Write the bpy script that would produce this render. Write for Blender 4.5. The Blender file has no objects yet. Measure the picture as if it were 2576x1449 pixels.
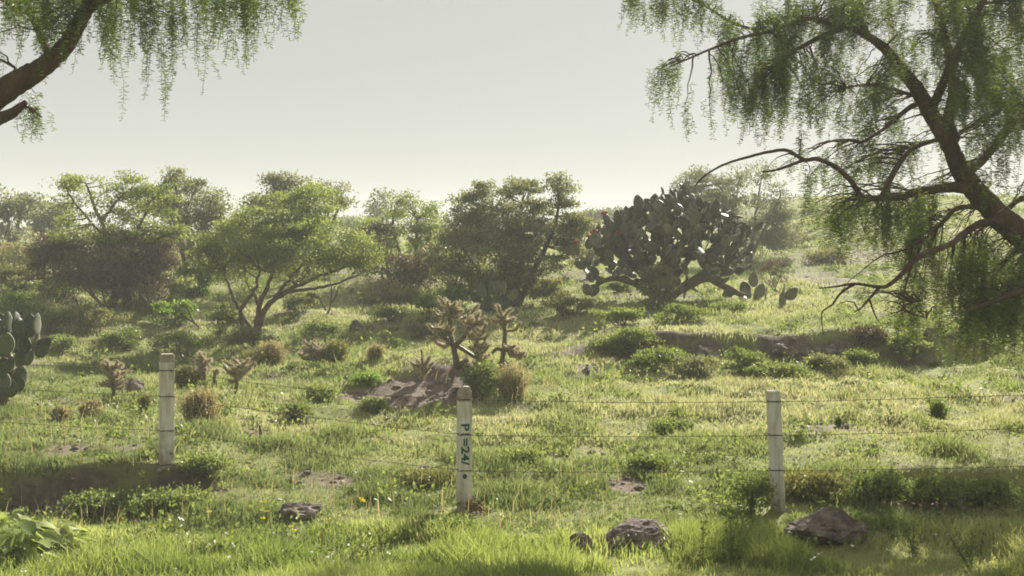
import bpy, bmesh, math, random
import numpy as np
from mathutils import Vector, Matrix, noise as mnoise

random.seed(7)
R = np.random.default_rng(11)
sc = bpy.context.scene
COL = sc.collection

# ------------------------------------------------------------------ camera geometry
F = 2900.0                      # focal length in px of a 2576 px wide frame
CAMZ = 2.8
PITCH = math.atan(124.5 / F)
CP, SP = math.cos(PITCH), math.sin(PITCH)
SUN_AZ, SUN_EL = math.radians(24), math.radians(29)


def ray(u, v):
    a = (u - 1288.0) / F
    b = -(v - 724.5) / F
    d = np.array([a, CP + b * SP, -SP + b * CP])
    return d / d[1]


def at(u, v, d):
    """point seen at picture position u,v, d metres in front"""
    r = ray(u, v)
    return np.array([0, 0, CAMZ]) + r * d


# ------------------------------------------------------------------ noise, terrain
_TAB = np.random.default_rng(5).random((16, 256, 256))


def vnoise(x, y, seed=0):
    x = np.asarray(x, float); y = np.asarray(y, float)
    xi = np.floor(x).astype(int); yi = np.floor(y).astype(int)
    fx = x - xi; fy = y - yi
    fx = fx * fx * (3 - 2 * fx); fy = fy * fy * (3 - 2 * fy)
    T = _TAB[seed % 16]
    a = T[xi & 255, yi & 255]; b = T[(xi + 1) & 255, yi & 255]
    c = T[xi & 255, (yi + 1) & 255]; d = T[(xi + 1) & 255, (yi + 1) & 255]
    return (a * (1 - fx) + b * fx) * (1 - fy) + (c * (1 - fx) + d * fx) * fy


def fbm(x, y, seed=0, o=4):
    s = 0; a = .5; f = 1
    for k in range(o):
        s = s + a * vnoise(x * f + 13.7 * k, y * f + 7.1 * k, seed + k); a *= .5; f *= 2.03
    return s / (1 - .5 ** o)


def sst(a, b, x):
    t = np.clip((np.asarray(x, float) - a) / (b - a), 0, 1)
    return t * t * (3 - 2 * t)


def gau(x, y, cx, cy, sx, sy):
    return np.exp(-((x - cx) / sx) ** 2 - ((y - cy) / sy) ** 2)


_PY = [-40, 0, 4, 7, 9, 10.5, 11.8, 14, 20, 24, 32, 40, 53, 68, 85, 120, 430]
_PZ = [1.25, 1.25, 1.0, .42, .10, -.03, .0, .08, .40, .62, 1.02, 1.45, 2.1, 2.75, 3.2, 3.5, 3.9]


def prof(y):
    return (np.interp(y - .5, _PY, _PZ) + np.interp(y, _PY, _PZ) + np.interp(y + .5, _PY, _PZ)) / 3


def H(x, y):
    x = np.asarray(x, float); y = np.asarray(y, float)
    z = prof(y)
    n1 = fbm(x * .55, y * .55, 1, 3) - .5
    n2 = fbm(x * 1.7, y * 1.7, 4, 2) - .5
    z = z + n1 * .16 * sst(12, 20, y) + n2 * .11 * sst(11.5, 15, y) + n2 * .04 + (fbm(x * .8, y * 1.6, 7, 2) - .5) * .12 * sst(13, 17, y)
    # left earth bank beside the fence
    edge = 12.72 + .3 * (vnoise(x * .9, x * 0 + 3, 2) - .5) + .22 * (vnoise(x * 3.1, x * 0 + 5, 2) - .5)
    lm = sst(-3.1, -3.9, x)
    z = z + lm * (.27 * sst(edge - .13, edge + .13, y) * sst(19, 13.4, y) - .16 * sst(10.9, 11.9, y) * sst(edge + .1, edge - .15, y))
    # right overgrown ditch
    rm = sst(3.2, 4.6, x)
    e2 = 12.9 + .3 * (vnoise(x * .8, x * 0 + 9, 3) - .5)
    z = z + rm * (.14 * sst(e2 - .2, e2 + .2, y) * sst(18, 13.5, y) - .14 * sst(11.2, 12.1, y) * sst(e2 + .2, e2 - .2, y))
    # rocky ledge on the right
    lg = sst(1.0, 2.6, x) * sst(11, 8, x)
    e3 = 22.6 + .8 * (vnoise(x * .5, x * 0 + 1, 6) - .5)
    z = z + lg * (.36 * sst(e3 - .4, e3 + .25, y) * sst(33, 25, y) - .14 * sst(19.0, 21.5, y) * sst(e3 + .25, e3 - .4, y))
    # bare earth mound in the middle
    z = z + .42 * gau(x, y, -.95, 19.5, 1.15, .95) + .16 * gau(x, y, -2.6, 20.3, 1.6, .8)
    # dry rise behind the acacia, left valley, right hillside
    z = z + .55 * gau(x, y, -4.2, 38, 3.2, 3.5) + .3 * gau(x, y, 4.0, 33, 3.5, 3)
    z = z - .45 * gau(x, y, -7.5, 24.5, 3.8, 3.5)
    z = z + .5 * gau(x, y, -13, 32, 4, 6)
    z = z + 2.6 * sst(7, 18, x) * sst(34, 64, y)
    z = z + (fbm(x * .06, y * .06, 9, 2) - .5) * 1.4 * sst(50, 110, y)
    bk = sst(-2.9, -3.5, x) * sst(edge + .3, edge, y) * sst(edge - .9, edge - .5, y) + gau(x, y, -1.3, 18.6, 1.7, 1.5)
    z = z + np.clip(bk, 0, 1) * (fbm(x * 4.5, y * 4.5, 11, 3) - .5) * .17
    return z


def G(u, v):
    """ground point under picture position u,v"""
    r = ray(u, v)
    t = np.concatenate([np.arange(6, 60, .02), np.arange(60, 240, .2)])
    p = t[:, None] * r[None, :]
    dz = CAMZ + p[:, 2] - H(p[:, 0], p[:, 1])
    k = np.argmax(dz < 0)
    if dz[k] >= 0:
        k = len(t) - 1
    return np.array([p[k, 0], p[k, 1], H(p[k, 0], p[k, 1])])


def ground(x, y):
    return float(H(x, y))


# bare earth patches given by where the photo shows them
_BARE = []
for (u, v, ru, rv, s) in [(1010, 990, 150, 42, 1), (1110, 965, 110, 48, 1), (1160, 940, 60, 30, 1), (2050, 700, 85, 26, .75), (2110, 650, 120, 24, .7),
                          (110, 917, 85, 9, .8), (860, 1212, 60, 15, .9), (1075, 1182, 60, 10, .9),
                          (1570, 1222, 55, 20, 1), (650, 1092, 60, 14, .7), (1480, 930, 50, 14, .8), (1500, 860, 40, 6, .8), (1790, 885, 55, 25, 1),
                          (1970, 885, 60, 24, 1), (2090, 880, 65, 25, 1), (2190, 850, 50, 20, .8), (1000, 700, 90, 14, .6), (1640, 740, 120, 12, .7),
                          (2330, 1275, 150, 14, .9), (720, 1015, 60, 10, .6), (790, 960, 50, 8, .5), (440, 805, 60, 10, .6), (1200, 1285, 45, 12, .9), (1440, 700, 60, 20, .7),
                          (1150, 1000, 70, 25, 1)]:
    c = G(u, v); a = G(u, v - rv); b = G(u, v + rv)
    _BARE.append((c[0], (a[1] + b[1]) / 2, ru * c[1] / F, max(.12, (a[1] - b[1]) / 2), s))


def bare(x, y):
    m = np.zeros_like(np.asarray(x, float))
    nn = fbm(x * 2.3, y * 2.3, 8, 3) - .5
    for (cx, cy, sx, sy, s) in _BARE:
        d = np.sqrt(((x - cx) / sx) ** 2 + ((y - cy) / sy) ** 2) + nn * .9
        m = np.maximum(m, s * sst(1.15, .75, d))
    spots = sst(.70, .78, fbm(x * .9, y * .9, 12, 3)) * sst(12.3, 13.5, y) * .8
    edge = 12.72 + .3 * (vnoise(x * .9, x * 0 + 3, 2) - .5) + .22 * (vnoise(x * 3.1, x * 0 + 5, 2) - .5)
    m = np.maximum(m, sst(-2.7, -3.5, x + nn) * sst(edge + .10, edge + .02, y + .15 * nn) * sst(edge - .5 - .4 * nn, edge - .3, y) * sst(.75, .55, fbm(x * 1.4, y * 1.4, 15, 2)))
    e3 = 22.6 + .8 * (vnoise(x * .5, x * 0 + 1, 6) - .5)
    m = np.maximum(m, sst(1.2, 2.4, x) * sst(8.6, 7.6, x) * sst(e3 - .75, e3 - .4, y) * sst(e3 + .35, e3 + .1, y + .4 * nn) * sst(.56, .46, fbm(x * .9, y * .9, 6, 2)))
    return np.maximum(m, spots)


# ------------------------------------------------------------------ mesh building
class MB:
    def __init__(s):
        s.v = []; s.q = []; s.t = []; s.n = 0

    def add(s, v, q, tint=0.5):
        v = np.asarray(v, np.float32).reshape(-1, 3); q = np.asarray(q, np.int64).reshape(-1, 4)
        s.v.append(v); s.q.append(q + s.n)
        t = np.empty(len(v), np.float32); t[:] = tint
        s.t.append(t); s.n += len(v)

    def tube(s, pts, rad, sides=7, tint=.5, wob=0, cap=True):
        pts = np.asarray(pts, float); n = len(pts)
        rad = np.interp(np.linspace(0, 1, n), np.linspace(0, 1, len(np.atleast_1d(rad))), np.atleast_1d(rad))
        tan = np.gradient(pts, axis=0); tan /= (np.linalg.norm(tan, axis=1)[:, None] + 1e-9)
        ref = np.array([0, 0, 1.]) if abs(tan[0, 2]) < .8 else np.array([1., 0, 0])
        a = np.cross(tan, ref); a /= (np.linalg.norm(a, axis=1)[:, None] + 1e-9)
        b = np.cross(tan, a)
        th = np.arange(sides) * 2 * math.pi / sides
        rr = rad[:, None] * (1 + wob * (R.random((n, sides)) - .5))
        V = pts[:, None, :] + rr[..., None] * (np.cos(th)[None, :, None] * a[:, None, :] + np.sin(th)[None, :, None] * b[:, None, :])
        i = np.arange(n - 1)[:, None] * sides; j = np.arange(sides)[None, :]; jn = (j + 1) % sides
        Q = np.stack([i + j, i + jn, i + sides + jn, i + sides + j], -1).reshape(-1, 4)
        V = V.reshape(-1, 3)
        if cap:
            k = len(V)
            V = np.vstack([V, pts[:1], pts[-1:]])
            jj = np.arange(0, sides, 1)
            Q1 = np.stack([np.full(sides, k), (jj + 1) % sides, jj, jj], -1)
            o = (n - 1) * sides
            Q2 = np.stack([np.full(sides, k + 1), o + jj, o + (jj + 1) % sides, o + (jj + 1) % sides], -1)
            s.add(V, Q, tint)
            s.tri = getattr(s, 'tri', [])
            base = s.n - len(V)
            s.tri.append(np.vstack([Q1[:, :3], Q2[:, :3]]) + base)
        else:
            s.add(V, Q, tint)

    def build(s, name, mat, parent=None, origin=(0, 0, 0), smooth=False):
        me = bpy.data.meshes.new(name)
        v = np.concatenate(s.v) - np.asarray(origin, np.float32)
        q = np.concatenate(s.q)
        tr = np.concatenate(s.tri) if getattr(s, 'tri', None) else np.zeros((0, 3), np.int64)
        nl = len(q) * 4 + len(tr) * 3
        me.vertices.add(len(v)); me.vertices.foreach_set('co', v.astype(np.float32).ravel())
        me.loops.add(nl)
        me.loops.foreach_set('vertex_index', np.concatenate([q.ravel(), tr.ravel()]).astype(np.int32))
        me.polygons.add(len(q) + len(tr))
        ls = np.concatenate([np.arange(len(q)) * 4, len(q) * 4 + np.arange(len(tr)) * 3]).astype(np.int32)
        me.polygons.foreach_set('loop_start', ls)
        if smooth:
            me.polygons.foreach_set('use_smooth', np.ones(len(ls), bool))
        me.update(calc_edges=True)
        me.validate()
        at_ = me.attributes.new('tint', 'FLOAT', 'POINT')
        tt = np.concatenate(s.t).astype(np.float32)
        at_.data.foreach_set('value', tt)
        if mat: me.materials.append(mat)
        o = bpy.data.objects.new(name, me); COL.objects.link(o)
        if parent is not None:
            o.parent = parent
        else:
            o.location = origin
        return o


def cr(pts, m=5):
    """smooth curve through points"""
    p = np.asarray(pts, float)
    if len(p) < 3:
        return np.array([p[0] + (p[-1] - p[0]) * t for t in np.linspace(0, 1, m + 1)])
    q = np.vstack([2 * p[0] - p[1], p, 2 * p[-1] - p[-2]])
    out = []
    for i in range(1, len(q) - 2):
        for t in np.linspace(0, 1, m, endpoint=False):
            a, b, c, d = q[i - 1], q[i], q[i + 1], q[i + 2]
            out.append(.5 * (2 * b + (c - a) * t + (2 * a - 5 * b + 4 * c - d) * t * t + (-a + 3 * b - 3 * c + d) * t ** 3))
    out.append(p[-1])
    return np.array(out)


def unit(v):
    v = np.asarray(v, float)
    return v / (np.linalg.norm(v, axis=-1, keepdims=True) + 1e-9)


def leaf_quads(P, L, W, D=None, up=.3):
    """rhombic leaves at points P; returns verts, quads"""
    n = len(P)
    if D is None:
        D = R.normal(size=(n, 3))
    D = unit(D)
    N = unit(R.normal(size=(n, 3)) + np.array([0, 0, up]))
    S = unit(np.cross(D, N))
    L = np.broadcast_to(np.asarray(L, float), (n,))[:, None] * (0.7 + .6 * R.random((n, 1)))
    W = np.broadcast_to(np.asarray(W, float), (n,))[:, None] * (0.7 + .6 * R.random((n, 1)))
    a = P; b = P + D * L * .45 + S * W * .5; c = P + D * L; d = P + D * L * .45 - S * W * .5
    V = np.stack([a, b, c, d], 1).reshape(-1, 3)
    Q = np.arange(n * 4).reshape(n, 4)
    return V, Q


def tag(o, label=None, cat=None, group=None, kind=None):
    if label: o['label'] = label
    if cat: o['category'] = cat
    if group: o['group'] = group
    if kind: o['kind'] = kind
    return o


def empty(name, loc, label, cat, group=None):
    o = bpy.data.objects.new(name, None); COL.objects.link(o)
    o.location = loc; o.empty_display_size = .1
    return tag(o, label, cat, group)


# ------------------------------------------------------------------ materials
def newmat(name):
    m = bpy.data.materials.new(name); m.use_nodes = True
    nt = m.node_tree; nt.nodes.clear()
    out = nt.nodes.new('ShaderNodeOutputMaterial')
    return m, nt, out


def N(nt, t, **kw):
    n = nt.nodes.new('ShaderNode' + t)
    for k, v in kw.items():
        if k in n.inputs.keys():
            n.inputs[k].default_value = v
        else:
            setattr(n, k, v)
    return n


def c4(c):
    return (c[0], c[1], c[2], 1)


def ramp(nt, stops):
    r = nt.nodes.new('ShaderNodeValToRGB')
    while len(r.color_ramp.elements) < len(stops):
        r.color_ramp.elements.new(.5)
    for e, (p, c) in zip(r.color_ramp.elements, stops):
        e.position = p; e.color = c4(c)
    return r


def leafmat(name, stops, trans=.5, gloss=.05, boost=1.25, warm=(1.05, 1.0, .6)):
    m, nt, out = newmat(name); L = nt.links.new
    a = N(nt, 'Attribute', attribute_name='tint')
    r = ramp(nt, stops); L(a.outputs['Fac'], r.inputs[0])
    d = N(nt, 'BsdfDiffuse'); L(r.outputs[0], d.inputs['Color'])
    t = N(nt, 'BsdfTranslucent')
    mx = N(nt, 'Mix', data_type='RGBA', blend_type='MULTIPLY'); mx.inputs[0].default_value = 1
    L(r.outputs[0], mx.inputs[6]); mx.inputs[7].default_value = (warm[0] * boost, warm[1] * boost, warm[2] * boost, 1)
    L(mx.outputs[2], t.inputs['Color'])
    ms = N(nt, 'MixShader'); ms.inputs[0].default_value = trans
    L(d.outputs[0], ms.inputs[1]); L(t.outputs[0], ms.inputs[2])
    g = N(nt, 'BsdfGlossy', Roughness=.45); g.inputs['Color'].default_value = (.8, .8, .75, 1)
    m2 = N(nt, 'MixShader'); m2.inputs[0].default_value = gloss
    L(ms.outputs[0], m2.inputs[1]); L(g.outputs[0], m2.inputs[2])
    L(m2.outputs[0], out.inputs['Surface'])
    return m


def solidmat(name, stops, scale=6, detail=6, rough=.9, bump=.4, bscale=None, stretch=(1, 1, 1), attr=False, dist=.02):
    m, nt, out = newmat(name); L = nt.links.new
    tc = N(nt, 'TexCoord'); mp = N(nt, 'Mapping'); mp.inputs['Scale'].default_value = stretch
    L(tc.outputs['Object'], mp.inputs['Vector'])
    n = N(nt, 'TexNoise', Scale=scale, Detail=detail, Roughness=.62); L(mp.outputs[0], n.inputs['Vector'])
    r = ramp(nt, stops)
    if attr:
        a = N(nt, 'Attribute', attribute_name='tint')
        mm = N(nt, 'Math', operation='MULTIPLY_ADD'); L(n.outputs['Fac'], mm.inputs[0]); mm.inputs[1].default_value = .5
        L(a.outputs['Fac'], mm.inputs[2])
        ms = N(nt, 'Math', operation='SUBTRACT'); L(mm.outputs[0], ms.inputs[0]); ms.inputs[1].default_value = .25
        L(ms.outputs[0], r.inputs[0])
    else:
        L(n.outputs['Fac'], r.inputs[0])
    p = N(nt, 'BsdfPrincipled', Roughness=rough); p.inputs['Specular IOR Level'].default_value = .25
    L(r.outputs[0], p.inputs['Base Color'])
    n2 = N(nt, 'TexNoise', Scale=bscale or scale * 3, Detail=8, Roughness=.65); L(mp.outputs[0], n2.inputs['Vector'])
    b = N(nt, 'Bump', Strength=bump, Distance=dist); L(n2.outputs['Fac'], b.inputs['Height']); L(b.outputs[0], p.inputs['Normal'])
    L(p.outputs[0], out.inputs['Surface'])
    return m


M = {}
M['bark'] = solidmat('pepper_bark', [(.3, (.035, .022, .014)), (.55, (.085, .055, .035)), (.75, (.14, .10, .065))], 5, 8, .95, .9, 14, (1, 1, .35), dist=.05)
M['twig'] = solidmat('twig_bark', [(.3, (.06, .042, .028)), (.7, (.15, .11, .07))], 8, 4, .95, .3)
M['greytwig'] = solidmat('grey_twig', [(.3, (.10, .08, .06)), (.7, (.22, .18, .13))], 8, 4, .95, .3)
M['pepper'] = leafmat('pepper_leaf', [(0, (.035, .055, .014)), (.5, (.085, .125, .025)), (.85, (.17, .215, .05)), (1, (.13, .055, .035))], .45, .04, 1.3)
M['acacia'] = leafmat('acacia_leaf', [(0, (.075, .105, .028)), (.5, (.175, .215, .055)), (1, (.30, .33, .10))], .53, .04, 1.3, (1.0, 1.0, .65))
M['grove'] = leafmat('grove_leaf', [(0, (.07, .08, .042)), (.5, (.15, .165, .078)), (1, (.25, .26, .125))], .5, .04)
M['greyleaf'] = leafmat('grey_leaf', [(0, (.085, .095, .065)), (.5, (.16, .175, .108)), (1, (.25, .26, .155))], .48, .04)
M['brownleaf'] = leafmat('brown_bush', [(0, (.045, .034, .025)), (.5, (.095, .072, .05)), (1, (.165, .135, .08))], .34, .03)
M['bright'] = leafmat('bright_leaf', [(0, (.06, .11, .02)), (.5, (.13, .21, .035)), (1, (.24, .31, .07))], .5, .05)
M['weed'] = leafmat('weed_leaf', [(0, (.07, .10, .032)), (.5, (.145, .19, .058)), (1, (.24, .28, .105))], .52, .03)
M['dry'] = leafmat('dry_brush', [(0, (.12, .09, .04)), (.5, (.26, .22, .11)), (1, (.42, .37, .21))], .45, .03, 1.1, (1, .95, .7))
M['olive'] = leafmat('olive_brush', [(0, (.09, .09, .03)), (.5, (.17, .17, .06)), (1, (.30, .28, .11))], .45, .03, 1.1, (1, 1, .65))
M['grass'] = leafmat('grass_blade', [(0, (.135, .17, .062)), (.35, (.215, .255, .10)), (.65, (.295, .315, .15)), (1, (.385, .365, .225))], .5, .012, 1.15, (1.02, 1.0, .75))
M['lush'] = leafmat('lush_grass', [(0, (.12, .165, .045)), (.5, (.245, .30, .085)), (1, (.40, .42, .19))], .52, .02, 1.2, (1.03, 1.0, .68))
M['white'] = leafmat('white_petal', [(0, (.6, .6, .52)), (1, (.8, .8, .72))], .4, .02, 1.0, (1, 1, .95))
M['yellow'] = leafmat('yellow_petal', [(0, (.62, .50, .03)), (1, (.8, .68, .06))], .4, .02, 1.0, (1, 1, .8))
M['rock'] = solidmat('basalt_rock', [(.3, (.05, .038, .032)), (.48, (.15, .115, .095)), (.62, (.27, .22, .18)), (.75, (.42, .37, .31))], 7, 12, .95, 1.0, 16, dist=.05)
M['palerock'] = solidmat('pale_stone', [(.3, (.40, .38, .33)), (.7, (.66, .64, .58))], 6, 6, .9, .5)
M['concrete'] = solidmat('old_concrete', [(.25, (.42, .40, .34)), (.5, (.60, .58, .51)), (.75, (.70, .68, .61))], 7, 9, .92, .5, 60, (1, 1, .6), dist=.006)
def concrete_material():
    m = M['concrete']; nt = m.node_tree; L = nt.links.new
    p = [n for n in nt.nodes if n.type == 'BSDF_PRINCIPLED'][0]; src = p.inputs['Base Color'].links[0].from_socket
    tc = N(nt, 'TexCoord'); mp = N(nt, 'Mapping'); mp.inputs['Scale'].default_value = (9, 9, 1.1); L(tc.outputs['Object'], mp.inputs['Vector'])
    n = N(nt, 'TexNoise', Scale=2.2, Detail=6); L(mp.outputs[0], n.inputs['Vector'])
    r = ramp(nt, [(.40, (.70, .66, .57)), (.56, (1, 1, 1))]); L(n.outputs['Fac'], r.inputs[0])
    mx = N(nt, 'Mix', data_type='RGBA', blend_type='MULTIPLY'); mx.inputs[0].default_value = .8; L(src, mx.inputs[6]); L(r.outputs[0], mx.inputs[7])
    sp = N(nt, 'SeparateXYZ'); L(tc.outputs['Object'], sp.inputs[0])
    n2 = N(nt, 'TexNoise', Scale=14, Detail=5); L(tc.outputs['Object'], n2.inputs['Vector'])
    a = N(nt, 'Math', operation='MULTIPLY_ADD'); L(n2.outputs['Fac'], a.inputs[0]); a.inputs[1].default_value = .5; L(sp.outputs['Z'], a.inputs[2])
    mr = N(nt, 'MapRange'); mr.inputs['From Min'].default_value = .28; mr.inputs['From Max'].default_value = .50; mr.inputs['To Min'].default_value = .7; mr.inputs['To Max'].default_value = 0; L(a.outputs[0], mr.inputs['Value'])
    m2 = N(nt, 'Mix', data_type='RGBA'); L(mr.outputs[0], m2.inputs[0]); L(mx.outputs[2], m2.inputs[6]); m2.inputs[7].default_value = (.20, .16, .115, 1)
    L(m2.outputs[2], p.inputs['Base Color'])


concrete_material()
M['capdirt'] = solidmat('weathered_cap', [(.3, (.17, .14, .10)), (.7, (.36, .32, .25))], 16, 8, .95, .5, 60, dist=.005)
M['paint'] = solidmat('green_paint', [(.3, (.006, .045, .028)), (.6, (.010, .075, .045)), (.68, (.05, .12, .08)), (.78, (.26, .28, .22))], 38, 6, .7, .1)
M['wire'] = solidmat('rusty_wire', [(.3, (.05, .035, .025)), (.7, (.14, .10, .07))], 20, 3, .7, .1)
M['stalk'] = solidmat('dry_leaf_sheath', [(.3, (.10, .055, .03)), (.7, (.30, .20, .11))], 12, 4, .9, .3)


def padmat(name, a, b, c):
    m, nt, out = newmat(name); L = nt.links.new
    tc = N(nt, 'TexCoord')
    n = N(nt, 'TexNoise', Scale=5, Detail=6); L(tc.outputs['Object'], n.inputs['Vector'])
    at_ = N(nt, 'ObjectInfo')
    mm = N(nt, 'Math', operation='MULTIPLY_ADD'); L(at_.outputs['Random'], mm.inputs[0]); mm.inputs[1].default_value = .62
    sb = N(nt, 'Math', operation='SUBTRACT'); L(n.outputs['Fac'], sb.inputs[0]); sb.inputs[1].default_value = .28
    L(sb.outputs[0], mm.inputs[2])
    r = ramp(nt, [(.25, a), (.5, b), (.8, c)]); L(mm.outputs[0], r.inputs[0])
    v = N(nt, 'TexVoronoi', Scale=26); L(tc.outputs['Object'], v.inputs['Vector'])
    lt = N(nt, 'Math', operation='LESS_THAN'); L(v.outputs['Distance'], lt.inputs[0]); lt.inputs[1].default_value = .16
    mx = N(nt, 'Mix', data_type='RGBA'); L(lt.outputs[0], mx.inputs[0]); L(r.outputs[0], mx.inputs[6]); mx.inputs[7].default_value = (.30, .27, .18, 1)
    p = N(nt, 'BsdfPrincipled', Roughness=.55); L(mx.outputs[2], p.inputs['Base Color'])
    p.inputs['Specular IOR Level'].default_value = .35
    p.inputs['Sheen Weight'].default_value = .3; p.inputs['Sheen Roughness'].default_value = .4; p.inputs['Sheen Tint'].default_value = (1, .95, .8, 1)
    L(p.outputs[0], out.inputs['Surface'])
    return m


M['pad'] = padmat('nopal_pad', (.05, .05, .027), (.078, .076, .04), (.14, .125, .07))
M['paddark'] = padmat('dark_nopal_pad', (.03, .042, .02), (.05, .07, .03), (.10, .115, .05))
M['fruit'] = solidmat('red_fruit', [(.3, (.28, .02, .015)), (.7, (.45, .06, .04))], 20, 3, .5, .1)
M['cholla'] = leafmat('cholla_joint', [(0, (.06, .05, .03)), (.3, (.16, .13, .075)), (.6, (.42, .36, .22)), (1, (.62, .55, .38))], .35, .05, 1.0, (1, .95, .8))


def ground_material():
    m, nt, out = newmat('meadow_soil'); L = nt.links.new
    a = N(nt, 'Attribute', attribute_name='tint')
    g = N(nt, 'NewGeometry')
    n = N(nt, 'TexNoise', Scale=2.2, Detail=10, Roughness=.65); L(g.outputs['Position'], n.inputs['Vector'])
    nb = N(nt, 'TexNoise', Scale=.35, Detail=5); L(g.outputs['Position'], nb.inputs['Vector'])
    rg = ramp(nt, [(.3, (.11, .135, .04)), (.5, (.19, .205, .07)), (.7, (.28, .265, .12))]); L(nb.outputs['Fac'], rg.inputs[0])
    rg2 = ramp(nt, [(.3, (.13, .11, .06)), (.5, (.20, .21, .075)), (.75, (.27, .29, .10))]); L(n.outputs['Fac'], rg2.inputs[0])
    mg = N(nt, 'Mix', data_type='RGBA'); mg.inputs[0].default_value = .5; L(rg.outputs[0], mg.inputs[6]); L(rg2.outputs[0], mg.inputs[7])
    n3 = N(nt, 'TexNoise', Scale=7, Detail=10, Roughness=.7); L(g.outputs['Position'], n3.inputs['Vector'])
    rd = ramp(nt, [(.3, (.085, .062, .046)), (.5, (.17, .13, .10)), (.72, (.27, .215, .17))]); L(n3.outputs['Fac'], rd.inputs[0])
    ad = N(nt, 'Attribute', attribute_name='soil_shade')
    rk = ramp(nt, [(.3, (.035, .026, .02)), (.5, (.10, .075, .058)), (.72, (.20, .155, .125))]); L(n3.outputs['Fac'], rk.inputs[0])  # darker soil colours that carry the painted shade of the bank
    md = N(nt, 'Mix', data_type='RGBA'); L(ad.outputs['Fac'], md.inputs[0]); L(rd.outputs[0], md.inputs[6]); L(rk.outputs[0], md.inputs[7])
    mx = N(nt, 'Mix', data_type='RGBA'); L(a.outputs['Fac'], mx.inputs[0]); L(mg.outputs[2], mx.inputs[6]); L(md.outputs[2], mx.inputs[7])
    p = N(nt, 'BsdfPrincipled', Roughness=.95); p.inputs['Specular IOR Level'].default_value = .1
    L(mx.outputs[2], p.inputs['Base Color'])
    b = N(nt, 'Bump', Strength=.7, Distance=.08); L(n3.outputs['Fac'], b.inputs['Height']); L(b.outputs[0], p.inputs['Normal'])
    L(p.outputs[0], out.inputs['Surface'])
    return m


M['ground'] = ground_material()

# ------------------------------------------------------------------ ground sheet
ys = np.concatenate([np.arange(-30, 6, 2), np.arange(6, 30, .07), np.arange(30, 60, .25), np.arange(60, 120, 1.5), np.arange(120, 421, 20)])
xh = np.concatenate([np.arange(0, 9, .075), np.arange(9, 20, .25), np.arange(20, 60, 1.5), np.arange(60, 421, 24)])
xs = np.concatenate([-xh[:0:-1], xh])
X, Y = np.meshgrid(xs, ys)
Z = H(X, Y)
g = MB()
nx, ny = len(xs), len(ys)
i = np.arange(ny - 1)[:, None] * nx; j = np.arange(nx - 1)[None, :]
Q = np.stack([i + j, i + j + 1, i + nx + j + 1, i + nx + j], -1).reshape(-1, 4)
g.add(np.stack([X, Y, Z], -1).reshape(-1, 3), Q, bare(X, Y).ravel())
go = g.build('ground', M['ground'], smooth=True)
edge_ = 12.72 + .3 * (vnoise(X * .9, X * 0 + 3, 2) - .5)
soil_shade = sst(-2.6, -3.4, X) * sst(edge_ + .3, edge_ + .1, Y) * sst(11.6, 12.2, Y) + sst(1.0, 2.6, X) * gau(X, Y, X, 22.3, 1, .9) + gau(X, Y, -.35, 19.2, .5, .9)  # shade painted as darker soil on left bank and mound; ledge face darker too
da = go.data.attributes.new('soil_shade', 'FLOAT', 'POINT'); da.data.foreach_set('value', np.clip(soil_shade, 0, 1).astype(np.float32).ravel())
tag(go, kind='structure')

# ------------------------------------------------------------------ grass
def blades(x, y, h, w, lean=.35, tint=.5):
    n = len(x); z = H(x, y) - .01
    az = R.random(n) * 2 * math.pi
    la = R.random(n) * 2 * math.pi; lm = R.random(n) * lean
    wx, wy = np.cos(az) * w * .5, np.sin(az) * w * .5
    dx, dy = np.cos(la) * lm * h, np.sin(la) * lm * h
    def ring(t, f, s):
        return np.stack([x + dx * s + wx * f, y + dy * s + wy * f, z + h * t], -1), np.stack([x + dx * s - wx * f, y + dy * s - wy * f, z + h * t], -1)
    a0, a1 = ring(0, 1, 0); b0, b1 = ring(.55, .85, .3); c0, c1 = ring(.97, .12, 1)
    V = np.stack([a0, a1, b0, b1, c0, c1], 1).reshape(-1, 3)
    k = np.arange(n)[:, None] * 6
    Qd = np.stack([k + np.array([0, 1, 3, 2]), k + np.array([2, 3, 5, 4])], 1).reshape(-1, 4)
    return V, Qd, np.repeat(np.broadcast_to(tint, (n,)), 6)


def scatter(n, y0, y1, pw=1.0, margin=.15):
    t = R.random(n)
    if pw == 1.0:
        y = y0 * (y1 / y0) ** t
    else:
        e = 1 - pw
        y = (y0 ** e + t * (y1 ** e - y0 ** e)) ** (1 / e)
    x = (R.random(n) * 2 - 1) * y * (.444 + margin)
    return x, y


def fieldtint(x, y):
    return np.clip(.54 + (fbm(x * .24, y * .24, 3, 3) - .5) * 1.9 + (fbm(x * 1.6, y * 1.6, 7, 2) - .5) * .8, 0, 1)


gm = MB()
x, y = scatter(520000, 10.9, 62)
clump = fbm(x * 1.3, y * 1.3, 2, 3)
fine = vnoise(x * 4.1, y * 4.1, 5)
foot = np.minimum(np.hypot(x + 3.84, y - 12.7), np.minimum(np.hypot(x + .49, y - 11.6), np.hypot(x - 2.73, y - 11.65)))
keep = (foot > .3 + .2 * R.random(len(x))) & (R.random(len(x)) > bare(x, y) * 1.15) & (R.random(len(x)) < .35 + 1.3 * sst(.3, .6, clump))
x, y, clump, fine = x[keep], y[keep], clump[keep], fine[keep]
h = (.025 + .085 * sst(.45, .72, clump) * (.3 + fine) + .03 * fine) * (1 + .012 * (y - 12)) * (.55 + .9 * R.random(len(x)))
t = np.clip(fieldtint(x, y) + R.normal(0, .10, len(x)) - .15 * sst(.5, .7, clump), 0, 1)
gm.add(*blades(x, y, h, .005 + .0006 * y, .9, t))
tag(gm.build('grass', M['grass']), kind='stuff')

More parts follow.
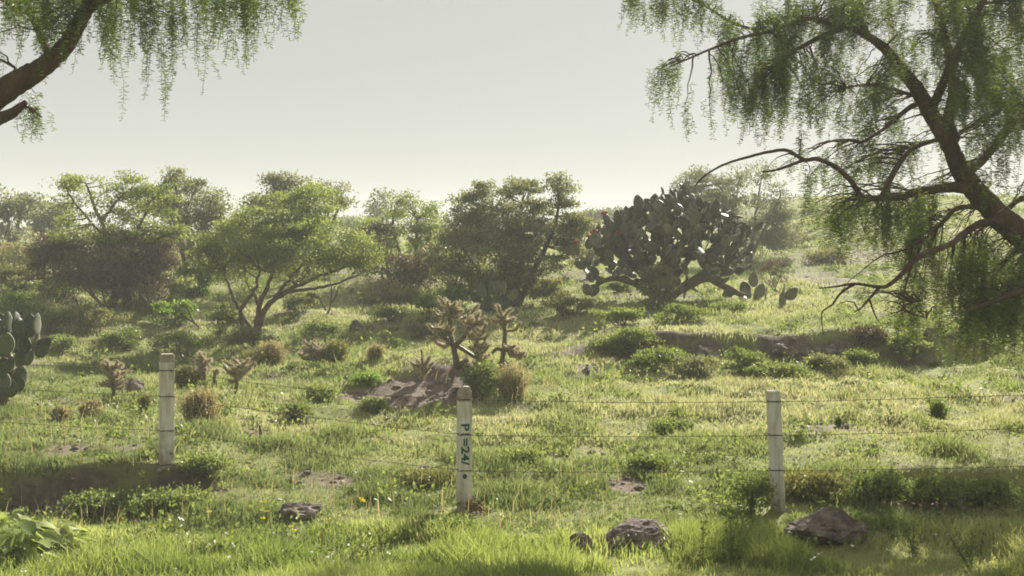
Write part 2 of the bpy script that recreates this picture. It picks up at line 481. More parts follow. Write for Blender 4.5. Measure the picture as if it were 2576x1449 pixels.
# straw coloured dry stalks standing among the green
ds = MB()
x, y = scatter(9000, 9.5, 45)
k = (R.random(len(x)) < sst(.42, .62, fbm(x * .45, y * .45, 14, 3)) * .9 + .06) & (R.random(len(x)) > bare(x, y) * .6)
x, y = x[k], y[k]
ds.add(*blades(x, y, (.10 + .22 * R.random(len(x)) ** 1.5), .004 + .0004 * y, .5, np.clip(R.normal(.6, .2, len(x)), 0, 1)))
tag(ds.build('dry_stalks', M['dry']), kind='stuff')

lg = MB()
x, y = scatter(180000, 7.2, 11.7)
dens = fbm(x * .9, y * .9, 6, 3)
far = sst(11.6, 10.2, y)
clear = np.zeros(len(x))
for (u, v, ru) in [(1590, 1405, 125), (1465, 1390, 36), (2100, 1385, 118), (745, 1318, 60), (1958, 1320, 30), (1168, 1312, 28), (1185, 1330, 40)]:
    c = G(u, v); clear = np.maximum(clear, sst(1.15, .7, np.sqrt(((x - c[0]) / (ru * c[1] / F)) ** 2 + ((y - c[1]) / .75) ** 2)))
keep = (R.random(len(x)) < (.25 + 1.1 * sst(.35, .6, dens)) * (.15 + .85 * far)) & (R.random(len(x)) > clear * .8)
x, y, dens, far, clear = x[keep], y[keep], dens[keep], far[keep], clear[keep]
h = (.05 + .17 * far * sst(.3, .65, dens)) * (.5 + R.random(len(x))) * (1 - .5 * clear)
t = np.clip(.5 + (fbm(x * .7, y * .7, 8, 2) - .5) * 1.4 + R.normal(0, .17, len(x)), 0, 1)
lg.add(*blades(x, y, h, .0075 + .005 * R.random(len(x)), .85, t))
tag(lg.build('verge_grass', M['lush']), kind='stuff')

# low herbs giving the meadow its tufty texture
hb = MB()
x, y = scatter(1500, 9.8, 48)
k = (R.random(len(x)) > bare(x, y)) & (fbm(x * .8, y * .8, 10, 3) > .40)
x, y = x[k], y[k]
for (px, py) in zip(x, y):
    r = (.05 + .13 * R.random() ** 2) * (1 + .015 * py); n = int(26 + 40 * R.random())
    P = R.normal(size=(n, 3)) * np.array([r, r, r * .35]) + np.array([px, py, 0]); P[:, 2] += H(P[:, 0], P[:, 1]) + r * .3
    V, Qd = leaf_quads(P, .03 + .0022 * py, .014 + .0012 * py, R.normal(size=(n, 3)) + np.array([0, 0, .8]))
    tt = np.clip(R.random() * .8 + R.normal(0, .12, n), 0, 1)
    hb.add(V, Qd, np.repeat(tt, 4))
tag(hb.build('ground_cover', M['weed']), kind='stuff')

# tiny white blossoms
# clods and pebbles on the bare earth
cb = MB()
bmt = bmesh.new(); bmesh.ops.create_cube(bmt, size=2); bmesh.ops.subdivide_edges(bmt, edges=bmt.edges[:], cuts=1, use_grid_fill=True)
CV = np.array([unit(np.array(q.co[:])) for q in bmt.verts]); CQ = np.array([[q.index for q in f_.verts] for f_ in bmt.faces]); bmt.free()
x, y = scatter(26000, 11, 40)
k = R.random(len(x)) < np.clip(bare(x, y) - .3, 0, 1) * .75
for px, py in zip(x[k], y[k]):
    r = .008 + .032 * R.random() ** 3.5 * (1 + py * .02)
    cb.add(CV * r * (1 + R.normal(0, .18, CV.shape)) * np.array([1.2, 1, .7]) + np.array([px, py, ground(px, py) + r * .2]), CQ, R.random())
tag(cb.build('rubble', M['rock']), kind='stuff')

wf = MB()
x, y = scatter(230, 8, 30, 1.6)
k = R.random(len(x)) < sst(.4, .6, fbm(x * .5, y * .5, 13, 2)) * 1.2
x, y = x[k], y[k]
P = np.stack([x, y, H(x, y) + .05 + .12 * R.random(len(x)) + .14 * sst(11, 9.5, y)], -1)
for _ in range(3):
    V, Qd = leaf_quads(P + R.normal(0, .006, P.shape), .022, .016, R.normal(size=P.shape) * np.array([1, 1, .3])); wf.add(V, Qd, R.random())
tag(wf.build('white_blossoms', M['white']), kind='stuff')
# ------------------------------------------------------------------ trees and bushes
def crown_points(lobes, d, per, csig, cl_n, shell=.55, gap=0.0):
    """leaf positions in clumps through the lobes (u,v,ru,rv[,dd])"""
    C = []; Lf = []; T = []
    for lb in lobes:
        u, v, ru, rv = lb[:4]; dd = lb[4] if len(lb) > 4 else 0; q = lb[5] if len(lb) > 5 else 1
        D = d + dd; c = at(u, v, D); rx, rz = ru * D / F, rv * D / F
        n = max(5, int(1.15 * per * q * ru * rv / 1000.0))
        w = unit(R.normal(size=(n, 3)))
        rad = shell + (1 - shell) * R.random(n) ** .6
        rad *= 1 + .22 * (R.random(n) - .35)
        ry = .5 * (rx + rz)
        cc = c + w * rad[:, None] * np.array([rx, ry, rz])
        C.append(cc)
        for p in cc:
            m = int(3.0 * cl_n * (.35 + 1.3 * R.random()))
            Lf.append(p + np.clip(R.normal(size=(m, 3)), -1.55, 1.55) * np.array([csig, csig, csig * .42]) * (.7 + .7 * R.random()))
            T.append(np.clip(R.normal(.5, .16) + R.normal(0, .15, m), 0, 1))
    return C, np.concatenate(Lf), np.concatenate(T)


def bez(a, b, sag, n=6):
    t = np.linspace(0, 1, n)[:, None]
    m = (a + b) / 2 + np.array([0, 0, sag])
    return (1 - t) ** 2 * a + 2 * t * (1 - t) * m + t * t * b


def tree(name, label, cat, base, d, lobes, mat, leaf=(.09, .05), per=5, csig=.16, cl=34, trunks=None, tr=.07, bark='twig', group=None, shell=.55, twigs=7, dirup=.3):
    """base (u,v) of the trunk; d None = distance where that ground point lies"""
    b = G(*base)
    if d is None:
        d = b[1]
    else:
        p = at(base[0], base[1], d); b = np.array([p[0], d, ground(p[0], d)])
    root = empty(name, b, label, cat, group)
    C, P, T = crown_points(lobes, d, per, csig, cl, shell)
    m = MB()
    V, Qd = leaf_quads(P, leaf[0], leaf[1], R.normal(size=P.shape) + np.array([0, 0, dirup]))
    m.add(V, Qd, np.repeat(T, 4))
    m.build('crown', mat, root, b)
    w = MB()
    tips = []
    s = d / F
    if trunks:
        for (pl, r0, r1) in trunks:
            pts = [at(q[0], q[1], d + (q[2] if len(q) > 2 else 0)) for q in pl]
            if pl[0][1] > base[1] - 25:
                pts[0] = np.array([pts[0][0], pts[0][1], ground(pts[0][0], pts[0][1]) - .05])
            cv = cr(pts, 5); cv[1:-1] += R.normal(0, r0 * s * .25, (len(cv) - 2, 3))
            w.tube(cv, [r0 * s, r1 * s], 7, .5, .12); tips.append(cv)
    else:
        for lb in lobes[:5]:
            c = at(lb[0], lb[1] + lb[3] * .2, d + (lb[4] if len(lb) > 4 else 0))
            b0 = b + np.array([R.normal(0, .06), R.normal(0, .06), -.05])
            cv = bez(b0, c, -.1 * np.linalg.norm(c - b)); w.tube(cv, [tr * (.7 + .3 * R.random()), tr * .3], 6, .5, .12); tips.append(cv)
    allp = np.concatenate([t_[len(t_) // 3:] for t_ in tips])
    for cc in C:
        idx = R.choice(len(cc), min(len(cc), twigs), replace=False)
        for p in cc[idx]:
            k = np.argmin(np.linalg.norm(allp - p, axis=1) + .6 * np.maximum(0, allp[:, 2] - p[2]))
            w.tube(bez(allp[k], p, -.08 * np.linalg.norm(p - allp[k]), 5), [tr * .22, .006], 4, .5, cap=False)
    w.build('trunk', M[bark], root, b)
    return root


def bush(label, u, v, ru, rv, mat, name='bush', cat='bush', leaf=(.06, .03), per=9, csig=.09, cl=26, group=None, d=None, up=.5):
    """leafy bush whose outline in the photo is centred u,v"""
    b = G(u, v + rv * .92)
    if d is None: d = b[1]
    lobes = [(u, v + rv * .15, ru * .75, rv * .75)]
    for k in range(4):
        a = R.random() * 6.28
        lobes.append((u + math.cos(a) * ru * .55, v + rv * .2 - abs(math.sin(a)) * rv * .55, ru * .45, rv * .42, (R.random() - .5) * ru * d / F))
    return tree(name, label, cat, (u, v + rv * .92), None, lobes, mat, leaf, per, csig, cl, None, .02, 'twig', group, .4, 3, up)


def brush(label, u, v, ru, rv, mat, name='dry_shrub', cat='shrub', n=420, group=None, wid=.010, spread=1.0):
    """shrub of thin upright stems fanning out from its foot"""
    b = G(u, v + rv * .95); d = b[1]; s = d / F
    root = empty(name, b, label, cat, group)
    m = MB()
    hh = 2 * rv * s; rr = ru * s
    n = int(n)
    px = R.normal(0, rr * .28, n); py = R.normal(0, rr * .28, n)
    ang = R.random(n) * 2 * math.pi; out = np.abs(R.normal(0, .55, n)) * spread
    L = hh * (.55 + .5 * R.random(n)) / np.sqrt(1 + .25 * out ** 2)
    dx, dy = np.cos(ang) * out * rr * .9, np.sin(ang) * out * rr * .9
    az = R.random(n) * 6.28; wx, wy = np.cos(az) * wid * .5, np.sin(az) * wid * .5
    rows = []
    z0 = H(b[0] + px, b[1] + py) - .02
    for t_, f in ((0, 1), (.5, .9), (1, .25)):
        cx = b[0] + px + dx * t_ ** 1.5; cy = b[1] + py + dy * t_ ** 1.5; cz = z0 + L * t_
        rows += [np.stack([cx + wx * f, cy + wy * f, cz], -1), np.stack([cx - wx * f, cy - wy * f, cz], -1)]
    V = np.stack(rows, 1).reshape(-1, 3); k = np.arange(n)[:, None] * 6
    Qd = np.stack([k + np.array([0, 1, 3, 2]), k + np.array([2, 3, 5, 4])], 1).reshape(-1, 4)
    tt = np.clip(R.normal(.5, .2, n), 0, 1)
    m.add(V, Qd, np.repeat(tt, 6))
    # seed heads / leaflets along the stems
    k2 = R.integers(0, n, n * 3); f = .35 + .65 * R.random(n * 3)
    P = np.stack([b[0] + px[k2] + dx[k2] * f ** 1.5, b[1] + py[k2] + dy[k2] * f ** 1.5, z0[k2] + L[k2] * f], -1)
    V, Qd = leaf_quads(P, .03 + .001 * d, .012 + .0006 * d)
    m.build('stems', mat, root, b)
    m2 = MB(); m2.add(V, Qd, np.repeat(np.clip(tt[k2] + .15, 0, 1), 4))
    m2.build('foliage', mat, root, b)
    return root


# --- the main acacia
tree('acacia_tree', 'broad light green umbrella acacia with several leaning trunks and a low spreading crown', 'tree', (640, 832), None,
     [(765, 505, 105, 40, .6), (700, 560, 140, 58), (625, 600, 100, 55), (815, 600, 115, 55), (890, 635, 65, 40), (560, 615, 70, 42), (745, 640, 140, 48, -.4),
      (640, 660, 90, 40), (540, 650, 50, 32), (515, 625, 34, 24), (925, 640, 32, 26), (905, 665, 40, 14), (850, 662, 70, 26), (760, 690, 70, 16), (600, 700, 50, 22, 0, .5), (700, 600, 120, 50, -1.0)],
     M['acacia'], (.066, .030), 7.0, .14, 40,
     [([(648, 815), (670, 770), (715, 735), (775, 708), (850, 680), (915, 655)], 8.5, 2), ([(640, 818), (655, 760), (678, 710), (700, 640), (730, 570, .4)], 8, 2),
      ([(635, 820), (600, 775), (578, 725), (565, 680)], 6, 2), ([(655, 812), (648, 760, .3), (620, 700, .3), (610, 640, .3)], 6, 2),
      ([(612, 822), (608, 780, -.3), (640, 730, -.4), (655, 680, -.5)], 7, 3), ([(720, 735), (790, 725), (850, 712), (905, 690)], 5, 2), ([(690, 750, .3), (740, 690, .3), (800, 620, .3)], 6, 2)],
     .09, 'twig', None, .5, 10)
tree('shade_tree', 'dark grey green tree rising behind the umbrella acacia, ragged top', 'tree', (745, 700), 35,
     [(700, 495, 55, 38), (760, 470, 62, 26), (838, 492, 35, 42), (655, 515, 32, 30), (860, 500, 14, 20), (740, 530, 110, 50), (690, 462, 14, 22, 0, .6), (720, 452, 30, 14, 0, .6)],
     M['greyleaf'], (.092, .046), 6, .2, 30, None, .12)
tree('open_acacia_tree', 'yellow green open crowned tree with sky showing through, above the brown bush', 'tree', (320, 735), 29,
     [(235, 465, 95, 30, 0, .95), (170, 458, 40, 22, 0, .9), (330, 470, 75, 34), (300, 520, 80, 40, .3, .7), (190, 590, 60, 34, 0, .8), (390, 490, 60, 42), (330, 530, 70, 35), (415, 560, 62, 40), (340, 590, 80, 35), (225, 545, 75, 42, 0, .8),
      (160, 500, 30, 40, 0, .35), (440, 590, 30, 25), (270, 590, 90, 26)],
     M['acacia'], (.075, .034), 4.8, .14, 30,
     [([(320, 730), (300, 660), (262, 580), (230, 500), (215, 460)], 8, 2), ([(322, 730), (325, 650), (350, 570), (385, 500)], 8, 2), ([(310, 690), (340, 640), (400, 600), (445, 585)], 6, 2),
      ([(275, 600), (230, 560), (180, 500), (160, 450)], 4, 1.5), ([(255, 560), (290, 510), (330, 475)], 4, 1.5)], .08, 'twig', None, .4, 8)
tree('grove_tree', 'rounded grey olive tree between the open crowned tree and the umbrella acacia', 'tree', (480, 700), 36,
     [(470, 510, 75, 55), (430, 490, 50, 42), (522, 530, 42, 52), (440, 445, 22, 20, 0, .6), (480, 590, 80, 70), (400, 560, 50, 60)],
     M['grove'], (.092, .048), 7, .2, 32, None, .13)
tree('brown_thicket', 'dark brown leafed thicket under the yellow green open tree', 'bush', (270, 775), None,
     [(140, 620, 62, 42, 1), (235, 630, 90, 52, .8), (330, 640, 80, 62), (290, 700, 80, 55), (200, 680, 70, 45), (120, 660, 45, 40, .5), (370, 690, 45, 45), (400, 640, 40, 40)],
     M['brownleaf'], (.065, .035), 14, .15, 36, None, .05, 'twig', None, .35)
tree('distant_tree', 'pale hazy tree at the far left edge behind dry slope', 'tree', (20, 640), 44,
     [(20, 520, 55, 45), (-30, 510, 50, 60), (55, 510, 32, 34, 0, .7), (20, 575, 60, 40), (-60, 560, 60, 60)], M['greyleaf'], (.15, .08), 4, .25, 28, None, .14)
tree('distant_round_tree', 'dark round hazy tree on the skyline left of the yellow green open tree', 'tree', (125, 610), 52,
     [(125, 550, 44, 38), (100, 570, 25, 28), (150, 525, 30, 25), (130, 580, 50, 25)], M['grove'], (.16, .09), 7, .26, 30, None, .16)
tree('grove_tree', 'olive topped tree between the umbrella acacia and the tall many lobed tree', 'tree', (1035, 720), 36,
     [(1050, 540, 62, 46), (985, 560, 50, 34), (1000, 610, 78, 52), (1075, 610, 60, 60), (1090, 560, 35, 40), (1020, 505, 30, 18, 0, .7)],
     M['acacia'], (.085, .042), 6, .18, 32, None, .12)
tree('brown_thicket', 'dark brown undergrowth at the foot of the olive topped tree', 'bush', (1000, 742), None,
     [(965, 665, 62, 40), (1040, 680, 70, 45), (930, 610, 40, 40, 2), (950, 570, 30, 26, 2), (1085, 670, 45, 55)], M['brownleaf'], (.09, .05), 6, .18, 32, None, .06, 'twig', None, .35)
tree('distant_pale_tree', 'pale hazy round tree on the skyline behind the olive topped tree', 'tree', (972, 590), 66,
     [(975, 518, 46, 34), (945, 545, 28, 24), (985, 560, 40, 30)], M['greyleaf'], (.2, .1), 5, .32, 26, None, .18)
tree('many_lobed_tree', 'tall dense grey green tree with several rounded tops at the middle of the grove', 'tree', (1285, 790), 30.5,
     [(1200, 520, 62, 45), (1225, 480, 30, 18, 0, .7), (1310, 495, 62, 42), (1410, 490, 42, 38), (1395, 455, 18, 16, 0, .7), (1165, 585, 62, 55), (1270, 570, 95, 55), (1390, 560, 70, 55), (1125, 640, 52, 40),
      (1250, 660, 110, 60), (1375, 640, 78, 55), (1300, 720, 70, 55), (1440, 600, 42, 60), (1180, 700, 70, 45), (1260, 610, 120, 60, -1), (1470, 555, 22, 28)],
     M['grove'], (.08, .04), 8.5, .15, 36, [([(1290, 788), (1285, 720), (1260, 640), (1215, 540)], 10, 3), ([(1295, 788), (1305, 700), (1315, 600), (1312, 510)], 10, 3),
      ([(1300, 780), (1335, 700), (1385, 600), (1408, 505)], 9, 3), ([(1280, 780), (1235, 720), (1175, 640), (1150, 590)], 8, 2)], .1, 'twig', None, .4, 9)
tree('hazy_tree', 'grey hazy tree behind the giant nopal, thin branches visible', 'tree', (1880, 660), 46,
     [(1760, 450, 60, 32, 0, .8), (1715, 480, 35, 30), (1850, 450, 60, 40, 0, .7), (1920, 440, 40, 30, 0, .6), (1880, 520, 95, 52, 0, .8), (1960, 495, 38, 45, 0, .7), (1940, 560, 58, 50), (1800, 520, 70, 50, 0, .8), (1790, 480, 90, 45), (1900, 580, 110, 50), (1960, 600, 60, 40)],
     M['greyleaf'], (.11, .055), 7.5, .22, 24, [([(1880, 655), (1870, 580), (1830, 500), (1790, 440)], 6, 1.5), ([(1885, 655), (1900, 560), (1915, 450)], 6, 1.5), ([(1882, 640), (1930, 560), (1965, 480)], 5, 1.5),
      ([(1875, 600), (1850, 540), (1860, 450)], 4, 1.5)], .1, 'greytwig', None, .3, 14)

# --- shrubs in the left half, middle distance
LS = 'leafy shrubs on the slope'
for a in [
    ('bright green leafy shrub leaning against the left side of the umbrella acacia', 490, 700, 72, 50, 'bright', .09, .045),
    ('small bright shrub below the dark thicket, left of the pale cholla', 170, 715, 95, 34, 'weed', .07, .04),
    ('yellow green shrub on the slope at the left edge of the photo', 45, 690, 70, 40, 'olive', .08, .04),
    ('light green shrub low at the left edge under the hazy slope', 45, 765, 55, 36, 'bright', .06, .035),
    ('dusky shrub half shaded between the thicket and the left nopal', 120, 800, 60, 40, 'weed', .06, .035),
    ('tangled olive shrub below the brown thicket', 250, 800, 80, 46, 'olive', .06, .03),
    ('low green shrub in shade beside the acacia trunks', 560, 800, 45, 42, 'weed', .06, .035),
    ('green shrub under the right limb of the umbrella acacia', 755, 755, 60, 32, 'grove', .07, .035),
    ('dark green shrub at the foot of the acacia trunks', 640, 850, 75, 40, 'grove', .055, .03),
    ('small green shrub hugging the ground left of the acacia shade', 320, 850, 55, 30, 'weed', .06, .03),
    ('round dark shrublet near the ringed nopal pad', 150, 865, 34, 26, 'weed', .045, .03),
    ('pale yellow green shrub behind the bare twigs left of the acacia', 430, 785, 70, 34, 'bright', .07, .04),
    ('shaded green shrub left of the acacia shadow', 450, 860, 70, 34, 'weed', .06, .03),
    ('mid green low bush right of the acacia shade near the dark boulder', 810, 830, 70, 24, 'weed', .055, .03),
    ('small dark bush on the dry rise behind the dark boulder', 990, 790, 42, 22, 'weed', .06, .03),
    ('tiny green bush near the crest of the dry rise', 932, 760, 26, 12, 'weed', .06, .03),
    ('grey shrub near the foot of the big grove', 1055, 832, 46, 22, 'greyleaf', .06, .03),
    ('bright leafy bush right of the dry rise', 1075, 770, 40, 42, 'bright', .07, .04),
]:
    bush(a[0], a[1], a[2], a[3], a[4], M[a[5]], 'leafy_shrub', 'shrub', (a[6], a[7]), group=LS)
# --- shrubs around the grove and the giant nopal
GS = 'shrubs around the grove and the giant nopal'
for a in [
    ('bright green shrub behind the twin trunk cholla', 1160, 745, 62, 38, 'bright', .07, .04),
    ('olive shrub at the right foot of the many lobed tree', 1385, 735, 62, 44, 'olive', .075, .04),
    ('pale green low shrub on the slope left of the giant nopal', 1430, 772, 70, 28, 'olive', .06, .035),
    ('dark green upright bush growing in front of the giant nopal trunk', 1650, 714, 56, 72, 'grove', .07, .035),
    ('small green bush near the fallen nopal limb', 1560, 718, 26, 16, 'weed', .06, .035),
    ('green leafy shrub at the right flank of the giant nopal', 1915, 605, 52, 46, 'bright', .09, .045),
    ('bare grey brown twiggy shrub right of the giant nopal', 1950, 685, 58, 50, 'brownleaf', .05, .02),
    ('dark low bush in the nopal shade, left end', 1560, 795, 80, 24, 'weed', .06, .03),
    ('dark low bush in the nopal shade, in the middle', 1700, 788, 80, 22, 'weed', .06, .03),
    ('green mat of leaves on the slope left of the rock ledge', 1590, 850, 70, 30, 'weed', .06, .03),
    ('green low bush right of the nopal shade', 1850, 775, 70, 16, 'weed', .06, .03),
]:
    bush(a[0], a[1], a[2], a[3], a[4], M[a[5]], 'leafy_shrub', 'shrub', (a[6], a[7]), group=GS)
# --- shrubs below the ledge
for a in [
    ('broad dark shrub below the left end of the rock ledge', 1650, 905, 95, 34, 'weed'),
    ('sprawling green shrub under the second ledge rock', 1762, 926, 85, 28, 'grove'),
    ('leafy shrub filling the gap in the middle of the rock ledge', 1862, 908, 62, 36, 'weed'),
    ('low creeping shrub under the middle ledge rocks', 1965, 932, 88, 18, 'weed'),
    ('shrub below the right ledge rock', 2075, 916, 72, 28, 'grove'),
    ('green tuft of leaves right of the rock ledge', 2150, 900, 36, 22, 'weed'),
    ('dusky mat of leaves on the slope above the left end of the ledge', 1560, 870, 80, 24, 'weed'),
    ('twiggy brown shrub above the right end of the rock ledge', 2190, 845, 55, 26, 'brownleaf'),
    ('dusky shrub behind the hanging branches, right of the ledge', 2290, 860, 60, 35, 'weed'),
]:
    bush(a[0], a[1], a[2], a[3], a[4], M[a[5]], 'ledge_shrub', 'shrub', (.055, .03), group='shrubs along the rock ledge')
# --- weeds by the fence
for a in [
    ('bright green bush just right of the left fence post', 500, 1172, 56, 36, 'weed', .05, .02),
    ('dark green weeds in the ditch under the earth bank', 250, 1268, 130, 30, 'weed', .045, .022),
    ('green weeds at the ditch end below the left post', 420, 1262, 90, 36, 'weed', .045, .022),
    ('leafy yellow green weed clump right of the right fence post', 2055, 1218, 72, 36, 'olive', .05, .022),
    ('dark weeds in the ditch behind the right boulder', 2210, 1225, 75, 45, 'weed', .05, .022),
    ('dark weeds along the ditch towards the right edge', 2370, 1230, 90, 42, 'weed', .05, .022),
    ('weeds in the ditch at the right edge of the photo', 2520, 1235, 80, 42, 'weed', .05, .022),
    ('tall thin weed just left of the right fence post', 1880, 1240, 42, 55, 'weed', .045, .016),
    ('pale green cushion plant left of the lettered post', 1085, 1205, 52, 18, 'olive', .04, .02),
    ('pale green cushion plant on the bare mound', 925, 955, 30, 14, 'bright', .045, .025),
    ('dark tufty bush between the dry shrubs and the bare mound', 810, 992, 52, 24, 'weed', .045, .022),
    ('dark bush at the right end of the bare mound under the chollas', 1215, 950, 46, 55, 'weed', .055, .025),
    ('small green tuft in front of the bare mound', 945, 1022, 42, 15, 'weed', .045, .022),
    ('green leafy tuft near the mound foot, left', 740, 1035, 35, 17, 'weed', .045, .022),
    ('dark leafy knot in the open meadow left of the right post', 1690, 1072, 45, 12, 'weed', .045, .022),
    ('dark leafy clump below the meadow, left of the right post', 1650, 1165, 60, 18, 'weed', .045, .022),
    ('small leafy clump right of the lettered post', 1300, 1150, 40, 16, 'weed', .045, .022),
    ('green clump in front of the lettered post foot', 1140, 1325, 50, 22, 'weed', .045, .022),
]:
    bush(a[0], a[1], a[2], a[3], a[4], M[a[5]], 'weed_clump', 'weed', (a[6], a[7]), per=8, csig=.085, cl=26, group='weed clumps in the meadow')
# --- dry brush
for a in [
    ('dry rounded straw brown shrub right of the left fence post', 505, 1020, 52, 46, 'dry', 900),
    ('low olive shrub peeking behind the left fence post', 465, 945, 34, 28, 'olive', 500),
    ('straw coloured shrub between the acacia shade and the leaning cholla', 685, 888, 40, 34, 'dry', 600),
    ('olive straw shrub touching the straw coloured one', 635, 905, 40, 28, 'olive', 500),
    ('pale olive shrub just right of the leaning cholla', 845, 885, 40, 34, 'olive', 500),
    ('small dry shrub in the meadow left of the left post, leftmost', 152, 1040, 26, 20, 'dry', 300),
    ('small dry shrub beside the leftmost one near the left post', 225, 1028, 32, 24, 'dry', 360),
    ('tiny olive shrub just left of the left fence post', 365, 1012, 16, 20, 'olive', 220),
    ('little dry shrub on the grassy slope above the mound', 945, 885, 26, 20, 'dry', 300),
    ('tall pale dry grass tussock right of the dark mound bush', 1290, 962, 50, 50, 'dry', 420),
    ('upright dark rush tuft alone in the meadow on the right', 2360, 1028, 26, 30, 'weed', 260),
    ('tiny upright weed in the meadow right of the right post', 2110, 1058, 9, 16, 'weed', 60),
    ('dry grassy shrub on the crest of the dry rise', 960, 725, 70, 26, 'dry', 700),
    ('dry grass clump beside the grove on the dry rise', 1030, 745, 40, 22, 'olive', 500),
]:
    brush(a[0], a[1], a[2], a[3], a[4], M[a[5]], 'dry_shrub', 'shrub', a[6], 'dry shrubs and tussocks', .012)

# --- vegetation on the far right slope and along the skyline
FS = 'far shrubs on the slope and skyline'
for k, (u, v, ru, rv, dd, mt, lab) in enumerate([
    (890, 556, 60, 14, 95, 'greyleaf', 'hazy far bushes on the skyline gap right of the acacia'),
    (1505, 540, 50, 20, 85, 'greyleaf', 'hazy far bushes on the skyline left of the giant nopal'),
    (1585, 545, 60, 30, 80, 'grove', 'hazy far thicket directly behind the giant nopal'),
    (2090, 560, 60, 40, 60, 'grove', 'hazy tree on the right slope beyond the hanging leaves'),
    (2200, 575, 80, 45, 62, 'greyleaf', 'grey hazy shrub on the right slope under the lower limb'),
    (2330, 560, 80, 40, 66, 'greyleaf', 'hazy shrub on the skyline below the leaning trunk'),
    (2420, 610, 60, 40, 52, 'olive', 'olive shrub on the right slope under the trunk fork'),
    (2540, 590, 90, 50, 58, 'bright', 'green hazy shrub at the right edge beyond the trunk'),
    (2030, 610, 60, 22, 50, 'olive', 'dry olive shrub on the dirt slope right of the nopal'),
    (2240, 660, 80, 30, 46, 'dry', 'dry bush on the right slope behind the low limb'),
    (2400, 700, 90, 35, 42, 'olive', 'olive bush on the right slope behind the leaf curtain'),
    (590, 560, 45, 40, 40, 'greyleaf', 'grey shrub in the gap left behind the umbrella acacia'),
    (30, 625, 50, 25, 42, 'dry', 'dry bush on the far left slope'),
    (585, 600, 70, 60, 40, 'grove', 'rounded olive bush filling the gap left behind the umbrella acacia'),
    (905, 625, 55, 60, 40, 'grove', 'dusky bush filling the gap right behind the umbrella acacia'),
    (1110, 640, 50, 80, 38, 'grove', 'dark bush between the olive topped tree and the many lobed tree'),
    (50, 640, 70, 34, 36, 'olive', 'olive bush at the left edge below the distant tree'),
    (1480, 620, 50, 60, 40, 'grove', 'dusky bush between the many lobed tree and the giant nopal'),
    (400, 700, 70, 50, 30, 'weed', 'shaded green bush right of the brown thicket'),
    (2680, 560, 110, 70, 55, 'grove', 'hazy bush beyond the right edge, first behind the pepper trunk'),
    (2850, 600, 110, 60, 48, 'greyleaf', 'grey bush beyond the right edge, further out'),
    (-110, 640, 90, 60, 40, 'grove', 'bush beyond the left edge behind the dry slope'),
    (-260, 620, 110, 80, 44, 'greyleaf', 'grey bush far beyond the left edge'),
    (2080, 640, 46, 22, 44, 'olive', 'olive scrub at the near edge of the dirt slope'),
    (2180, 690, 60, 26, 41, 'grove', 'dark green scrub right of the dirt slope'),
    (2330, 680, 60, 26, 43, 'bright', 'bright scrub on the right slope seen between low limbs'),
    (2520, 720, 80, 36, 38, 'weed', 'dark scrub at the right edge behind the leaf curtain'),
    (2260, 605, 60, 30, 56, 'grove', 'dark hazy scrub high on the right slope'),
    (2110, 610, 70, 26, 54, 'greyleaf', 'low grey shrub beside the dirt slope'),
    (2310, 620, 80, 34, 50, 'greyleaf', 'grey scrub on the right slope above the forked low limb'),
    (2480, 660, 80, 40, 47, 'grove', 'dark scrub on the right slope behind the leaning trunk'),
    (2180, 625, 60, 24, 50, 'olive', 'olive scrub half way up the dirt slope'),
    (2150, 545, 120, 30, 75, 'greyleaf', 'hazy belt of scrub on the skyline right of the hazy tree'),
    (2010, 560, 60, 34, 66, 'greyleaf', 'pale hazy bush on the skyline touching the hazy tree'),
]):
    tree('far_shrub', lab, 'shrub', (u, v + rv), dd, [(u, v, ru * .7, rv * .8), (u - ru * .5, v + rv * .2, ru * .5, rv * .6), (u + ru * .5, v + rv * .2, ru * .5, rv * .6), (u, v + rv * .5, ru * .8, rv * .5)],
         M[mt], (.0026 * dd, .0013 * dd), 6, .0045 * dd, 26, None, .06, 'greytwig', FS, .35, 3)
# ------------------------------------------------------------------ nopales
def pad_mesh(name, mat, L=.42, W=.30, T=.045, seed=0):
    rg = np.random.default_rng(seed)
    n, m = 11, 12
    t = np.linspace(0, 1, n)
    wv = W / 2 * np.sin(np.pi * np.clip(t, .0, 1) ** (.78 + .08 * rg.random())) ** .62
    wv[0] = W * .10; wv[-1] = .002
    th = T / 2 * (np.clip(wv / (W / 2), .02, 1)) ** .55
    bend = (rg.random() - .5) * .12 * L
    a = np.arange(m) * 2 * np.pi / m
    V = np.stack([wv[:, None] * np.cos(a), th[:, None] * np.sin(a) + (bend * np.sin(np.pi * t))[:, None], np.repeat((t * L)[:, None], m, 1)], -1).reshape(-1, 3)
    i = np.arange(n - 1)[:, None] * m; j = np.arange(m)[None, :]; jn = (j + 1) % m
    Qd = np.stack([i + j, i + jn, i + m + jn, i + m + j], -1).reshape(-1, 4)
    return V, Qd


class Pad:
    def __init__(s, base, dir_, nrm, L):
        s.b = np.asarray(base, float); s.d = unit(dir_); s.n = unit(nrm - np.dot(nrm, s.d) * s.d); s.x = np.cross(s.n, s.d); s.L = L

    def rim(s, ang):
        # ang 0 = tip, +-90deg = widest
        W = s.L * .72
        return s.b + s.d * (s.L * (.55 + .43 * math.cos(ang))) + s.x * (W * .48 * math.sin(ang))

    def mat(s):
        k = s.L / .42
        m = Matrix.Identity(4)
        for c, v in enumerate((s.x * k, s.n * k, s.d * k)):
            for r in range(3): m[r][c] = v[r]
        for r in range(3): m[r][3] = s.b[r]
        return m


